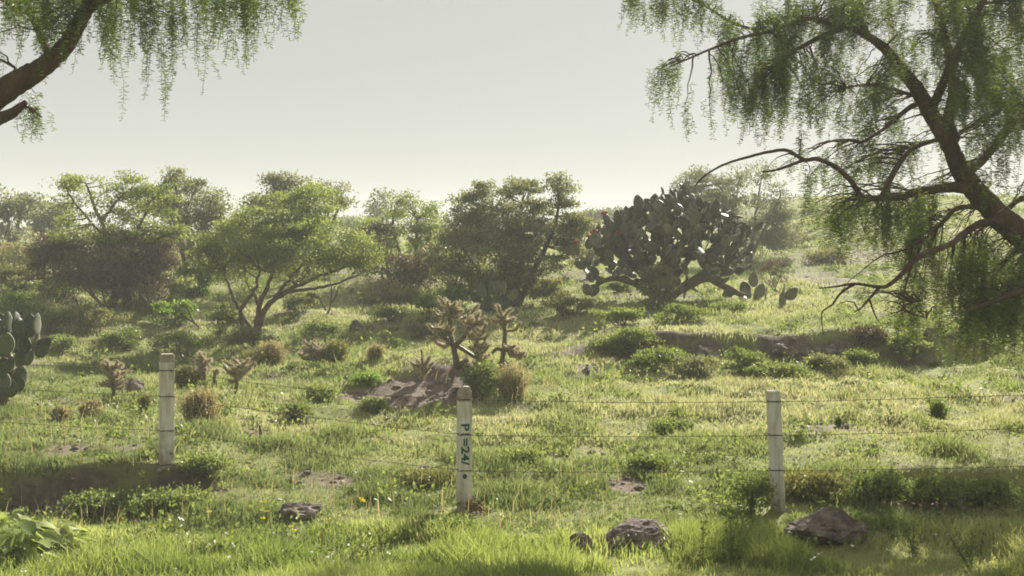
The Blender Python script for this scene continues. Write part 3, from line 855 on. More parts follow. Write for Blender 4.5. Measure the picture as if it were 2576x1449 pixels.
def grow(seeds, env, target, rg, L=(.34, .46), mind=.2, up=.35, maxk=5):
    pads = list(seeds); front = list(seeds); guard = 0
    cen = [p.b + p.d * p.L * .5 for p in pads]
    while len(pads) < target and guard < target * 90:
        guard += 1
        p = pads[rg.integers(max(0, len(pads) - 90), len(pads))] if rg.random() < .3 else pads[rg.integers(0, len(pads))]
        ang = rg.normal(0, .75)
        b = p.rim(ang)
        d = p.d * math.cos(ang * .8) + p.x * math.sin(ang * .8) + p.n * rg.normal(0, .5) + np.array([0, 0, up])
        d = unit(d); l = rg.uniform(*L)
        n = p.n * rg.normal(0, .6) + rg.normal(size=3) * .6 + np.array([0, -.8, 0])
        q = Pad(b, d, n, l)
        tip = b + q.d * l
        if not env(tip): continue
        c = b + q.d * l * .55
        if np.min(np.linalg.norm(np.array(cen) - c, axis=1)) < mind: continue
        pads.append(q); cen.append(c)
    return pads


PADV = {}
for mk in ('pad', 'paddark'):
    PADV[mk] = []
    for k in range(4):
        mb = MB(); V, Qd = pad_mesh('pad', M[mk], seed=k, W=.29 + .03 * (k % 2)); mb.add(V, Qd)
        PADV[mk].append((V, Qd, mb))


def place_pads(root, base, pads, mk, limit=100):
    order = sorted(range(len(pads)), key=lambda k: pads[k].b[1] - .3 * abs(pads[k].n[1]))
    protos = []
    for k in range(4):
        protos.append(None)
    for r, idx in enumerate(order[:limit]):
        p = pads[idx]; k = idx % 4
        if protos[k] is None:
            o = PADV[mk][k][2].build('pad', M[mk], root, smooth=True); protos[k] = o
        else:
            o = protos[k].copy(); COL.objects.link(o); o.parent = root
        m = p.mat(); m.translation = Vector(p.b - base); o.matrix_local = m
    if len(order) > limit:
        mb = MB()
        for idx in order[limit:]:
            p = pads[idx]; V, Qd, _ = PADV[mk][idx % 4]; k = p.L / .42
            W = p.b + (V[:, :1] * p.x + V[:, 1:2] * p.n + V[:, 2:] * p.d) * k
            mb.add(W, Qd)
        o = mb.build('pads', M[mk], root, base, smooth=True); o['kind'] = 'stuff'


def giant_nopal():
    rg = np.random.default_rng(3)
    b = G(1668, 752); d = b[1]; s = d / F
    root = empty('nopal_cactus', b, 'giant tree like nopal cactus with many pads and a few red fruits, on the slope', 'cactus')
    P = lambda u, v, dd=0: at(u, v, d + dd)
    limbs = [([(1672, 765), (1690, 725), (1700, 680), (1690, 630), (1680, 580)], 16, 7), ([(1675, 755), (1720, 722), (1770, 692), (1830, 660), (1850, 620)], 14, 7),
             ([(1680, 750), (1720, 725, -.3), (1775, 700, -.4), (1810, 715, -.4), (1872, 745, -.5)], 12, 7), ([(1668, 755), (1630, 700), (1580, 660), (1540, 620)], 13, 6),
             ([(1665, 758), (1600, 715), (1545, 700), (1500, 715)], 10, 6), ([(1700, 690), (1740, 640, .5), (1770, 580, .6), (1780, 530, .5)], 10, 6),
             ([(1690, 640), (1650, 590, .5), (1640, 540, .5)], 9, 6), ([(1700, 660), (1720, 600, -.7), (1740, 560, -.8)], 9, 6), ([(1640, 700), (1610, 640, -.8), (1600, 590, -.9)], 9, 6)]
    w = MB(); seeds = []
    for pl, r0, r1 in limbs:
        pts = [P(*q) for q in pl]
        cv = cr(pts, 5); w.tube(cv, [r0 * s, r1 * s], 8, .5, .2)
        for f in (.3, .45, .6, .75, .9, 1.0):
            q = cv[min(len(cv) - 1, int(f * (len(cv) - 1)))]
            dirv = unit(cv[-1] - cv[-3]) * .5 + rg.normal(size=3) * .6 + np.array([0, 0, .3])
            seeds.append(Pad(q, dirv, rg.normal(size=3) * .5 + np.array([0, -1, 0]), rg.uniform(.28, .38)))
    w.build('trunk', M['twig'], root, b)
    lob = [(1690, 590, 150, 125), (1780, 590, 115, 100), (1590, 600, 105, 85), (1520, 625, 75, 55), (1850, 600, 45, 60), (1870, 655, 40, 40), (1700, 520, 80, 70), (1500, 700, 45, 55), (1890, 715, 28, 40), (1715, 455, 16, 30), (1590, 660, 115, 52), (1740, 650, 120, 50), (1530, 660, 70, 50), (1840, 640, 50, 45)]
    E = [(at(u, v + 6, d), ru * s * .97, rv * s * .92) for (u, v, ru, rv) in lob]

    def env(p):
        if p[2] < H(p[0], p[1]) + .15: return False
        for c, rx, rz in E:
            if ((p[0] - c[0]) / rx) ** 2 + ((p[1] - c[1]) / min(1.5, rx * .95 + .2)) ** 2 + ((p[2] - c[2]) / rz) ** 2 < 1: return True
        return False
    pads = grow(seeds, env, 560, rg, (.22, .40), .165)
    # outer silhouette pads seen against the sky and the left pads that carry fruit
    extra = [(1716, 478, 3), (1695, 492, -8), (1735, 500, 10), (1660, 505, -14), (1640, 510, 4), (1608, 505, -6), (1618, 515, 10), (1580, 528, -10), (1562, 540, 6), (1530, 545, -20), (1548, 535, 8), (1795, 515, 12),
             (1765, 510, 0), (1820, 530, 18), (1880, 575, -8), (1868, 570, -25), (1900, 560, 35), (1455, 620, -15), (1480, 605, 8), (1500, 600, -10), (1525, 590, 12), (1540, 590, 30), (1475, 650, -70), (1470, 740, -150), (1500, 752, 200), (1485, 720, -30), (1900, 735, 25), (1880, 720, -20)]
    fr = []
    for (u, v, a) in extra:
        q = at(u, v + 22, d + rg.normal(0, .3) - (.7 if u < 1545 else .1)); a = math.radians(a)
        p = Pad(q, (math.sin(a), rg.normal(0, .15), math.cos(a)), (rg.normal(0, .6), -1, 0), rg.uniform(.30, .40)); pads.append(p)
        if u < 1545 and v < 640: fr.append(p)
    place_pads(root, b, pads, 'pad')
    for p in fr:
        for a in (-.5, -.2, .12, .4):
            q = p.rim(a + rg.normal(0, .06)); dr = unit(q - (p.b + p.d * p.L * .5)); mb = MB()
            mb.tube(np.array([q - dr * .01, q + dr * .02, q + dr * .05, q + dr * .065]), [.018, .034, .034, .02], 7)
            mb.build('fruit', M['fruit'], root, b, smooth=True)
    return root


giant_nopal()


def nopal(label, plist, d, mk, base_uv, scale=1.0, trunk=None, depthj=.15, seed=1):
    """nopal whose pads are set one by one: (u, v of foot, angle deg, length px, turn)"""
    rg = np.random.default_rng(seed)
    bb = at(base_uv[0], base_uv[1], d); b = np.array([bb[0], d, ground(bb[0], d)])
    root = empty('nopal_cactus', b, label, 'cactus', 'smaller nopal cacti')
    pads = []
    for (u, v, a, L, tw) in plist:
        q = at(u, v, d + rg.normal(0, depthj)); a = math.radians(a)
        pads.append(Pad(q, (math.sin(a), rg.normal(0, .1), math.cos(a)), (math.sin(math.radians(tw)), -math.cos(math.radians(tw)), 0), L * d / F))
    place_pads(root, b, pads, mk)
    if trunk:
        w = MB(); w.tube(cr([at(u, v, d) for (u, v) in trunk], 5), [.09, .05], 8, .5, .2); w.build('trunk', M['twig'], root, b)
    return root


nopal('dark green nopal cactus cut by the left edge, one pad rimmed with light',
      [(20, 838, 0, 56, 70), (38, 836, 6, 54, 80), (74, 848, 2, 60, 8), (92, 842, 3, 56, 80), (12, 842, -14, 56, 30), (50, 848, -4, 50, 60), (84, 884, 18, 50, 82), (94, 880, 48, 44, 5), (64, 890, -6, 50, 15), (88, 893, 60, 42, 2), (62, 906, 10, 50, 60),
       (40, 888, -8, 56, 20), (18, 892, 4, 58, 40), (-8, 850, -6, 58, 20), (-5, 900, 0, 60, 40), (52, 925, -4, 44, 10), (66, 920, 20, 42, 60), (44, 962, 14, 46, 35), (22, 948, -12, 54, 15), (40, 985, 26, 40, 15), (10, 985, -6, 58, 20), (26, 1000, 8, 48, 30), (-14, 960, 6, 60, 30),
       (0, 1020, 4, 54, 20), (58, 968, 8, 42, 70), (-30, 905, -14, 60, 20), (-40, 970, -5, 64, 40), (-45, 1020, -10, 60, 10), (30, 915, -30, 50, 70), (8, 940, 30, 50, 60)],
      16.2, 'paddark', (5, 1010), trunk=[(0, 1015), (12, 985), (22, 930), (18, 880)])
nopal('little nopal seedling of three pads on the slope right of the giant nopal', [(1968, 775, 5, 46, 40), (1977, 752, 45, 40, 15), (1972, 742, 5, 26, 60)], float(G(1968, 772)[1]), 'pad', (1968, 770))
nopal('grey green nopal in front of the many lobed tree trunk', [(1212, 790, -6, 44, 60), (1225, 785, 5, 46, 20), (1245, 788, 0, 48, 60), (1262, 782, 10, 44, 20), (1214, 750, -8, 40, 40), (1228, 742, 6, 40, 70), (1250, 742, -5, 38, 10), (1266, 742, 8, 38, 70), (1282, 755, 35, 32, 10), (1236, 706, 5, 34, 60), (1203, 760, -35, 32, 10)],
      27.2, 'paddark', (1240, 790), seed=4)
nopal('low nopal pads at the lower right foot of the giant nopal', [(1885, 752, -15, 42, 30), (1905, 750, 20, 40, 10), (1925, 758, 10, 40, 70), (1895, 722, 5, 40, 20), (1720, 752, 15, 26, 60)], 30.2, 'pad', (1900, 752), seed=6)

# ------------------------------------------------------------------ chollas
def cholla(label, stems, joints, d=None, seed=2, jl=(.15, .25), whorl=7, bend=.85):
    """stems: list of (polyline px, r0, r1 in px); joints: list of (u, v, count, spread)"""
    rg = np.random.default_rng(seed)
    u0, v0 = stems[0][0][0][:2]
    b = G(u0, v0)
    if d is None: d = b[1]
    else:
        q = at(u0, v0, d); b = np.array([q[0], d, ground(q[0], d)])
    s = d / F
    root = empty('cholla_cactus', b, label, 'cactus', 'cholla cacti')

    def spines(mb, cv, rad, per, ln, lo, hi):
        n = per * len(cv); k = rg.integers(0, len(cv), n)
        o = unit(rg.normal(size=(n, 3))); P = cv[k] + o * rad * .8
        V, Qd = leaf_quads(P, ln, ln * .16, o); mb.add(V, Qd, np.repeat(lo + (hi - lo) * rg.random(n), 4))
    first = True
    for pl, r0, r1 in stems:
        pts = [at(q[0], q[1], d + (q[2] if len(q) > 2 else 0)) for q in pl]
        if first: pts[0] = np.array([pts[0][0], pts[0][1], ground(pts[0][0], pts[0][1]) - .04]); first = False
        cv = cr(pts, 6); mb = MB(); mb.tube(cv, [r0 * s, r1 * s], 8, .22, .35)
        spines(mb, cv, r0 * s, 14, .03, .15, .5)
        mb.build('stem', M['cholla'], root, b)
    for (u, v, n, sp) in joints:
        c = at(u, v, d)
        for k in range(n):
            az = 6.283 * (k + rg.random() * 1.6) / n; l = rg.uniform(*jl) * sp * rg.uniform(.7, 1.15)
            out = np.array([math.cos(az), math.sin(az), 0])
            el = rg.uniform(-.35, .75); p0 = c + np.array([0, 0, rg.normal(0, .055) * sp]); p1 = p0 + out * l * bend * math.cos(el) + np.array([0, 0, l * bend * math.sin(el)]); p2 = p1 + out * l * .3 + np.array([0, 0, l * rg.uniform(.1, .5)])
            cv = cr([p0, (p0 + p1) / 2 + np.array([0, 0, -.01]), p1, p2], 4); mb = MB()
            mb.tube(cv, [.016, .023, .024, .015], 7, .36, .2); spines(mb, cv, .025, 20, .034, .55, 1.0)
            mb.build('joint', M['cholla'], root, b)
    return root


dC = float(G(1150, 925)[1])
cholla('tallest cholla on the mound, forked trunk with several heads of pale joints',
       [([(1150, 925), (1145, 890), (1135, 850), (1132, 800), (1130, 765)], 8, 4), ([(1140, 872), (1165, 850), (1185, 822), (1200, 815)], 6, 3.5), ([(1137, 862), (1160, 876), (1185, 892), (1205, 905)], 6, 4), ([(1136, 860), (1118, 848), (1112, 830)], 6, 4),
        ([(1148, 922), (1165, 912), (1178, 905)], 6, 5)],
       [(1130, 790, 7, 1.0), (1128, 768, 6, .8), (1150, 790, 6, .8), (1110, 826, 8, 1.0), (1112, 842, 7, .9), (1122, 860, 6, .7), (1200, 812, 7, .9), (1185, 800, 6, .8), (1215, 835, 5, .7)], dC, 2)
cholla('cholla with upward joints standing between the tallest and the single stemmed one',
       [([(1215, 945), (1205, 915), (1196, 880), (1200, 850)], 6, 4)], [(1198, 850, 6, .9), (1200, 872, 6, .8), (1210, 890, 6, .8), (1222, 905, 6, .8), (1210, 920, 6, .7)], dC - .2, 3)
cholla('single stemmed cholla with a round head, rightmost on the mound',
       [([(1262, 935), (1265, 900), (1270, 850), (1268, 815)], 6.5, 4.5), ([(1268, 878), (1285, 885), (1305, 892)], 5, 3.5), ([(1262, 880), (1248, 878), (1238, 890)], 4.5, 3.5), ([(1264, 905), (1256, 915), (1254, 930)], 4, 3), ([(1266, 905), (1276, 915), (1278, 932)], 4, 3)],
       [(1268, 812, 8, 1.0), (1268, 795, 7, .8), (1295, 888, 6, .75), (1308, 892, 6, .7), (1285, 882, 5, .7)], dC + .2, 4)
cholla('small pale cholla sprouting from the bare earth of the mound', [([(1065, 950), (1067, 925), (1065, 905)], 4, 3), ([(1066, 925), (1062, 900), (1060, 880)], 2.5, 2)], [(1066, 920, 8, .95), (1066, 938, 6, .8)], None, 5)
cholla('dense pale cholla leaning over beside the straw coloured shrubs', [([(800, 915), (800, 895), (790, 875)], 5, 4), ([(800, 905), (780, 905), (760, 900)], 4, 4), ([(800, 898), (815, 885), (822, 878)], 4, 3)],
       [(782, 876, 8, .9), (795, 880, 8, 1.), (812, 882, 8, .9), (815, 895, 7, .9), (802, 898, 7, .9), (764, 898, 5, .6)], None, 6)
cholla('brown cholla beside the boulder left of the left fence post', [([(288, 1000), (285, 970), (282, 940)], 5, 4)], [(285, 938, 8, .7), (286, 952, 7, .7), (280, 968, 5, .6), (280, 925, 6, .6)], None, 7)
cholla('dark thin cholla stalk behind the boulder left of the left fence post', [([(308, 968), (314, 935), (322, 898)], 4, 3)], [(314, 930, 4, .5)], None, 8)
cholla('cholla with a round pale head just right of the left fence post', [([(515, 968), (514, 945), (512, 915)], 4, 3.5), ([(514, 955), (500, 948), (492, 945)], 3, 3)], [(512, 905, 8, .75), (513, 925, 7, .7), (500, 935, 5, .7), (495, 955, 5, .6)], None, 9)
cholla('stubby bare cholla between the two umbrella shaped ones', [([(538, 972), (539, 955), (541, 935)], 4, 3.5)], [(545, 935, 4, .4)], None, 10)
cholla('flat topped cholla above the dry brown shrub', [([(592, 995), (595, 965), (597, 935)], 5, 4)], [(597, 928, 9, .95), (598, 940, 8, .9), (596, 950, 5, .7), (612, 926, 6, .7)], None, 11)
cholla('large reddish cream cholla in front of the brown thicket', [([(380, 795), (378, 765), (372, 735)], 7, 5), ([(378, 770), (395, 755), (402, 740)], 5, 4), ([(376, 765), (358, 750), (350, 740)], 5, 4)],
       [(372, 725, 8, 1.1), (355, 732, 7, 1), (395, 735, 8, 1.1), (400, 755, 8, 1.1), (378, 752, 7, 1), (395, 775, 7, 1), (375, 705, 5, .8)], None, 12)
# ------------------------------------------------------------------ rocks
def rock(label, u, v, ru, rv, seed, mat='rock', depth=.8, sub=5, prof_=None, tilt=0, name='rock'):
    """rock whose outline in the photo is centred u,v"""
    b = G(u, v + rv); d = b[1]; s = d / F
    rx, rz = ru * s, rv * 2 * s * .72
    bm = bmesh.new(); bmesh.ops.create_icosphere(bm, subdivisions=sub, radius=1)
    rg = np.random.default_rng(seed)
    V = np.array([x.co[:] for x in bm.verts])
    for k in range(17):
        n = unit(rg.normal(size=3) * np.array([1, 1, .9])); c = rg.uniform(.5, .86)
        e = V @ n - c; V = V - np.maximum(e, 0)[:, None] * n * .97
    off = rg.random(3) * 50
    D = np.array([mnoise.fractal(Vector(p * 1.9 + off), .8, 2.1, 6) for p in V])
    D2 = np.array([abs(mnoise.noise(Vector(p * np.array([3.2, 3.2, 5]) + off))) for p in V])
    V = V * (1 + .13 * D - .13 * D2)[:, None]
    V = V / np.array([np.abs(V[:, 0]).max(), np.abs(V[:, 1]).max(), V[:, 2].max()])
    V = V * np.array([rx, max(rx * depth, rz * .8), rz])
    if prof_:
        hx = np.interp(V[:, 0] / rx, [q[0] for q in prof_], [q[1] for q in prof_])
        V[:, 2] = np.where(V[:, 2] > 0, V[:, 2] * hx, V[:, 2])
    ct, st = math.cos(tilt), math.sin(tilt)
    V = np.stack([V[:, 0] * ct - V[:, 2] * st, V[:, 1], V[:, 0] * st + V[:, 2] * ct], -1)
    V[:, 2] -= (V[:, 2].max() - 2 * rv * s)         # top at the outline's top
    for p, co in zip(bm.verts, V): p.co = co
    me = bpy.data.meshes.new(name); bm.to_mesh(me); bm.free()
    me.materials.append(M[mat])
    o = bpy.data.objects.new(name, me); COL.objects.link(o); o.location = b + np.array([0, rx * depth * .5, 0])
    o.location.z = b[2]
    return tag(o, label, 'rock')


rock('brown boulder lying in the bright verge grass between lettered post and right post', 1598, 1351, 116, 34, 21, prof_=[(-.9, .35), (-.45, .7), (-.1, 1), (.5, .95), (.75, .85), (.9, .5)], sub=6)
rock('small brown stone touching the left side of the verge boulder', 1462, 1364, 38, 18, 22, sub=5)
rock('largest weathered boulder, cracked, below the right fence post', 2104, 1322, 124, 47, 23, prof_=[(-.9, .3), (-.5, .6), (-.15, 1), (.15, .95), (.5, .7), (.9, .4)], sub=6, depth=.6)
rock('flat dark rock with yellow flowers at its left side', 745, 1288, 58, 19, 24)
rock('dark boulder left of the left fence post beside the brown cholla', 335, 972, 37, 20, 25)
rock('dark round boulder on the grassy slope below the dry rise', 898, 818, 22, 14, 26, sub=4)
rock('small pale edged stone beside the dark round slope boulder', 932, 824, 12, 6, 27, sub=3)
rock('small dark stone on the slope above the mound', 868, 858, 16, 8, 28, sub=3)
rock('reddish ledge rock, leftmost of the rock ledge', 1775, 884, 44, 18, 29, sub=4)
rock('ledge rock half hidden by shrubs, second from the left', 1865, 890, 46, 13, 30, sub=4)
rock('grey rounded ledge rock in the middle of the ledge', 1968, 882, 46, 17, 31, sub=4)
rock('dark low ledge rock with pale streaks, right of the grey one', 2050, 885, 50, 14, 32, sub=4)
rock('pale pinkish ledge rock, rightmost of the rock ledge', 2110, 880, 46, 17, 33, sub=4)
rock('small stone in the bare patch on the middle slope', 1488, 932, 28, 10, 34, sub=4)
rock('low stone at the edge of the upper slope track', 1500, 858, 24, 6, 35, sub=3)
rock('white stone in the grass right of the left fence post', 460, 1066, 11, 8, 36, mat='palerock', sub=3)
rock('dark stone under the hanging branches on the right slope', 2350, 835, 30, 12, 37, sub=4)

# ------------------------------------------------------------------ fence posts
def post(label, top, bot, d, w, rot, style, seed):
    """top, bot: picture position of the centre of the top and foot"""
    a = at(top[0], top[1], d); f = at(bot[0], bot[1], d)
    h = a[2] - f[2]; g0 = ground(f[0], d)
    root = empty('fence_post', (f[0], d, g0), label, 'fence post', 'concrete fence posts')
    bm = bmesh.new()
    n = 26
    rg = np.random.default_rng(seed)
    c = w * .06
    prof_ = [(-w / 2 + c, -w / 2), (w / 2 - c, -w / 2), (w / 2, -w / 2 + c), (w / 2, w / 2 - c), (w / 2 - c, w / 2), (-w / 2 + c, w / 2), (-w / 2, w / 2 - c), (-w / 2, -w / 2 + c)]
    lean = (a[0] - f[0])
    rings = []
    z0 = g0 - .3; z1 = a[2]
    zs = list(np.linspace(z0, z1 - .09, n)) + list(z1 - .09 + .09 * np.array([.25, .5, .7, .85, .95, 1.0]))
    for z in zs:
        t = (z - f[2]) / h; sx = 1 - .06 * t; k = 1
        ox = lean * t; sh = 0; kx = 1
        e = max(0, (z - (z1 - .09)) / .09)
        if style == 'round':
            kx = 1 - .55 * e ** 2.2; k = 1 - .45 * e ** 2.2; sh = .16 * w * e ** 2
        elif style == 'soft':
            k = kx = 1 - .16 * max(0, (e - .7) / .3) ** 2
        else:
            k = kx = 1 - .03 * max(0, (e - .85) / .15)
        rings.append([bm.verts.new((px * sx * kx + rg.normal(0, .0012) + sh, py * sx * k + rg.normal(0, .0012), z)) for px, py in prof_])
        for vv in rings[-1]:
            x, y, z_ = vv.co; vv.co = (x * math.cos(rot) - y * math.sin(rot) + f[0] + ox, x * math.sin(rot) + y * math.cos(rot) + d, z_)
    cap0 = len(zs) - (8 if style == 'round' else (7 if style == 'soft' else 0))
    bodyf, capf = [], []
    for r in range(len(rings) - 1):
        for j in range(8):
            fc = bm.faces.new((rings[r][j], rings[r][(j + 1) % 8], rings[r + 1][(j + 1) % 8], rings[r + 1][j]))
            fc.material_index = 1 if (style != 'square' and r >= cap0) else 0
    fc = bm.faces.new(rings[-1]); fc.material_index = 0 if style == 'square' else 1
    me = bpy.data.meshes.new('shaft'); bm.to_mesh(me); bm.free()
    me.materials.append(M['concrete']); me.materials.append(M['capdirt'])
    me.transform(Matrix.Translation((-f[0], -d, -g0)))
    o = bpy.data.objects.new('shaft', me); COL.objects.link(o); o.parent = root

    def on(z, side=0.0, off=0.0):
        """point on the face turned to the road at height z"""
        t = (z - f[2]) / h; x, y = side, -w / 2 * (1 - .06 * t) - off
        return np.array([x * math.cos(rot) - y * math.sin(rot) + f[0] + lean * t, x * math.sin(rot) + y * math.cos(rot) + d, z])
    return root, on, (f[0], d, g0), w, rot, f, h, lean


WP = {}
DP = {'L': 12.8, 'M': 11.75, 'R': 11.8}
pL = post('rounded concrete fence post on the earth bank, leftmost of the three', (420, 890), (418, 1178), DP['L'], .158, math.radians(24), 'soft', 1)
pM = post('fence post with green painted lettering P1=24 and a dot', (1168, 972), (1168, 1288), DP['M'], .138, math.radians(16), 'round', 2)
pR = post('square topped plain concrete fence post nearest the largest boulder', (1945, 983), (1958, 1302), DP['R'], .135, math.radians(-3), 'square', 3)

# painted lettering on the middle post, read downwards
fc_ = bpy.data.curves.new('lettering', 'FONT'); fc_.body = 'P1=24/'; fc_.size = 1; fc_.offset = .03
to = bpy.data.objects.new('lettering_tmp', fc_); COL.objects.link(to)
bpy.context.view_layer.update()
me = bpy.data.meshes.new_from_object(to.evaluated_get(bpy.context.evaluated_depsgraph_get()))
bpy.data.objects.remove(to)
V = np.array([v.co[:] for v in me.vertices])
mn, mx_ = V.min(0), V.max(0)
root, on, org, w, rot, f, h, lean = pM
zt = at(1160, 1064, DP['M'])[2]; zb = at(1160, 1168, DP['M'])[2]
for vv, p in zip(me.vertices, V):
    a = (p[0] - mn[0]) / (mx_[0] - mn[0]); b_ = (p[1] - mn[1]) / (mx_[1] - mn[1])
    vv.co = on(zt + (zb - zt) * a, -.050 + .088 * b_, .0035) - np.array(org)
me.materials.clear(); me.materials.append(M['paint'])
lo = bpy.data.objects.new('lettering', me); COL.objects.link(lo); lo.parent = root
mb = MB(); zc = at(1160, 1195, DP['M'])[2]
ang = np.arange(16) * 2 * np.pi / 16
ring = np.array([on(zc + .026 * math.sin(a), -.012 + .024 * math.cos(a), .0035) for a in ang]); ctr = on(zc, -.012, .0035)
mb.add(np.vstack([ring, ctr[None]]), np.array([[16, 2 * k, 2 * k + 1, (2 * k + 2) % 16] for k in range(8)]))
mb.build('painted_dot', M['paint'], root, org)

# fan of dead leaf sheaths at the foot of the middle post
b = G(1185, 1290)
rt = empty('dead_leaf_tuft', b, 'fan of brown dead leaves leaning on the foot of the lettered post', 'dead plant')
mb = MB()
for k in range(22):
    a = R.uniform(.1, 1.5); l = R.uniform(.12, .26)
    p0 = b + np.array([-.02 + R.normal(0, .02), R.normal(0, .03) - .06, .02]); tip = p0 + np.array([math.cos(a) * l * .9, R.normal(0, .05) - .03, math.sin(a) * l * .75 * (1 if a > .6 else .4)])
    mb.tube(bez(p0 + np.array([0, 0, .12 * R.random()]), tip * np.array([1, 1, 1]) - np.array([0, 0, .03]), .03, 5), [.014, .010, .003], 5, R.random())
mb.build('dead_leaves', M['stalk'], rt, b)

# ------------------------------------------------------------------ barbed wire
def wire(label, vs, sag=(.03, .03, .03, .03)):
    """one strand: heights given as picture rows on the three posts (None = absent)"""
    pts = []
    ends = []
    if vs[0] is not None:
        zL = at(420, vs[0], DP['L'])[2]; qL = pL[1](zL, 0, .012); qL0 = qL + np.array([-3.2, .45, .12]); ends += [qL0, qL]
    if vs[1] is not None:
        z = at(1168, vs[1], DP['M'])[2]; qM = pM[1](z, 0, .012); ends += [qM]
    if vs[2] is not None:
        z = at(1948, vs[2], DP['R'])[2]; qR = pR[1](z, 0, .012); ends += [qR, qR + np.array([3.4, .35, .05 if vs[2] < 1100 else 0.0])]
    mb = MB()
    for k in range(len(ends) - 1):
        a, b = ends[k], ends[k + 1]; n = 40; t = np.linspace(0, 1, n)
        sg = sag[k % len(sag)]
        cv = a + (b - a) * t[:, None]; cv[:, 2] -= sg * 4 * t * (1 - t); cv[:, 2] += R.normal(0, .0025, n); cv[0] = a; cv[-1] = b
        mb.tube(cv, [.0029, .0029], 5)
        L = np.linalg.norm(b - a)
        for q in np.arange(.14, L - .06, .14):
            f_ = q / L; c = a + (b - a) * f_; c = np.array([c[0], c[1], c[2] - sg * 4 * f_ * (1 - f_)])
            for s_ in (1, -1):
                dv = unit(np.array([.4 * s_, R.normal(0, .5), s_ * 1.0])) * .018
                mb.tube(np.array([c - dv, c, c + dv]), [.0008, .0018, .0008], 4)
    # ties wrapped round the posts
    for pp, vv in ((pL, vs[0]), (pM, vs[1]), (pR, vs[2])):
        if vv is None: continue
        root, on, org, w, rot, f, h, lean = pp
        dd = org[1]; z = at(1288, vv, dd)[2]; z = at(420 if pp is pL else 1168 if pp is pM else 1948, vv, dd)[2]
        t_ = (z - f[2]) / h; hw = w / 2 * (1 - .06 * t_) + .004
        cs = [(-hw, -hw), (0, -hw - .001), (hw, -hw), (hw, hw), (-hw, hw), (-hw, -hw)]
        cv = np.array([[x * math.cos(rot) - y * math.sin(rot) + f[0] + lean * t_, x * math.sin(rot) + y * math.cos(rot) + dd, z + .004 * math.sin(3 * k)] for k, (x, y) in enumerate(cs)])
        mb.tube(cv, [.0055, .0055], 5)
    return tag(mb.build('barbed_wire', M['wire']), label, 'barbed wire', 'barbed wire strands')


wire('topmost barbed wire strand, tied just under the post tops', (930, 1003, 1008), (.02, .05, .015, .01))
wire('second barbed wire strand from the top, crossing the painted lettering', (995, 1091, 1092), (.02, .025, .015, .015))
wire('third barbed wire strand from the top, just above the painted dot', (1081, 1181, 1180), (.02, .025, .015, .015))
wire('lowest short barbed wire strand, tied only to the leftmost post', (1166, None, None), (.02,))

# ------------------------------------------------------------------ verge plants
def broadleaf(label, u, v, n, L, hgt, seed):
    rg = np.random.default_rng(seed); b = G(u, v)
    root = empty('broadleaf_weed', b, label, 'weed', 'broad leaved weeds in the verge')
    mb = MB(); sm = MB()
    for k in range(n):
        a = rg.random() * 6.28; r = rg.random() ** .6
        q = b + np.array([math.cos(a) * r * .26, math.sin(a) * r * .26, hgt * (.35 + .65 * rg.random()) * (1 - .3 * r)])
        sm.tube(bez(b + np.array([rg.normal(0, .03), rg.normal(0, .03), -.02]), q, .03, 5), [.005, .003], 4)
        d = unit(np.array([math.cos(a), math.sin(a), rg.uniform(-.3, .5)])); l = L * rg.uniform(.6, 1.15)
        sd = unit(np.cross(d, np.array([rg.normal(0, .4), rg.normal(0, .4), 1]))); nn = np.cross(sd, d)
        ts = np.array([0, .2, .45, .7, .9, 1.]); wd = l * .36 * np.array([.1, .8, 1, .75, .35, .02])
        dr = -l * .35 * ts ** 2
        c = q + d * (l * ts)[:, None] + np.array([0, 0, 1]) * dr[:, None]
        lft = c + sd * wd[:, None] + nn * (wd * .3)[:, None]; rgt = c - sd * wd[:, None] + nn * (wd * .3)[:, None]
        V = np.stack([lft, c, rgt], 1).reshape(-1, 3)
        Qd = []
        for i in range(5):
            o = i * 3; Qd += [[o, o + 1, o + 4, o + 3], [o + 1, o + 2, o + 5, o + 4]]
        mb.add(V, Qd, np.clip(.5 + rg.normal(0, .2), 0, 1))
    mb.build('leaves', M['lush'], root, b, smooth=True)
    sm.build('stems', M['twig'] if False else M['lush'], root, b)


broadleaf('broad leaved weed in the bottom left corner of the photo', 40, 1440, 90, .17, .50, 1)
broadleaf('broad leaved weed right beside the corner one, with smaller leaves', 135, 1425, 80, .13, .42, 2)
broadleaf('low broad leaved weed above the corner weeds', 20, 1385, 60, .12, .36, 3)


def tallweed(label, u, v, px, mat, seed, n=3, lw=(.05, .014)):
    rg = np.random.default_rng(seed); b = G(u, v); s = b[1] / F; hh = px * s
    root = empty('tall_weed', b, label, 'weed', 'tall single weeds near the road')
    w = MB(); m = MB()
    for k in range(n):
        top = b + np.array([rg.normal(0, .05 * n ** .5), rg.normal(0, .05), hh * rg.uniform(.7, 1)])
        cv = bez(b + np.array([rg.normal(0, .02), rg.normal(0, .02), -.02]), top, .02, 8); w.tube(cv, [.005, .002], 4)
        q = 46; i_ = rg.integers(1, 8, q); P = cv[i_] + rg.normal(0, .008, (q, 3))
        V, Qd = leaf_quads(P, lw[0], lw[1], rg.normal(size=(q, 3)) * np.array([1, 1, .3]) + np.array([0, 0, .5])); m.add(V, Qd, np.repeat(np.clip(rg.normal(.45, .2, q), 0, 1), 4))
    w.build('stem', mat, root, b); m.build('leaves', mat, root, b)


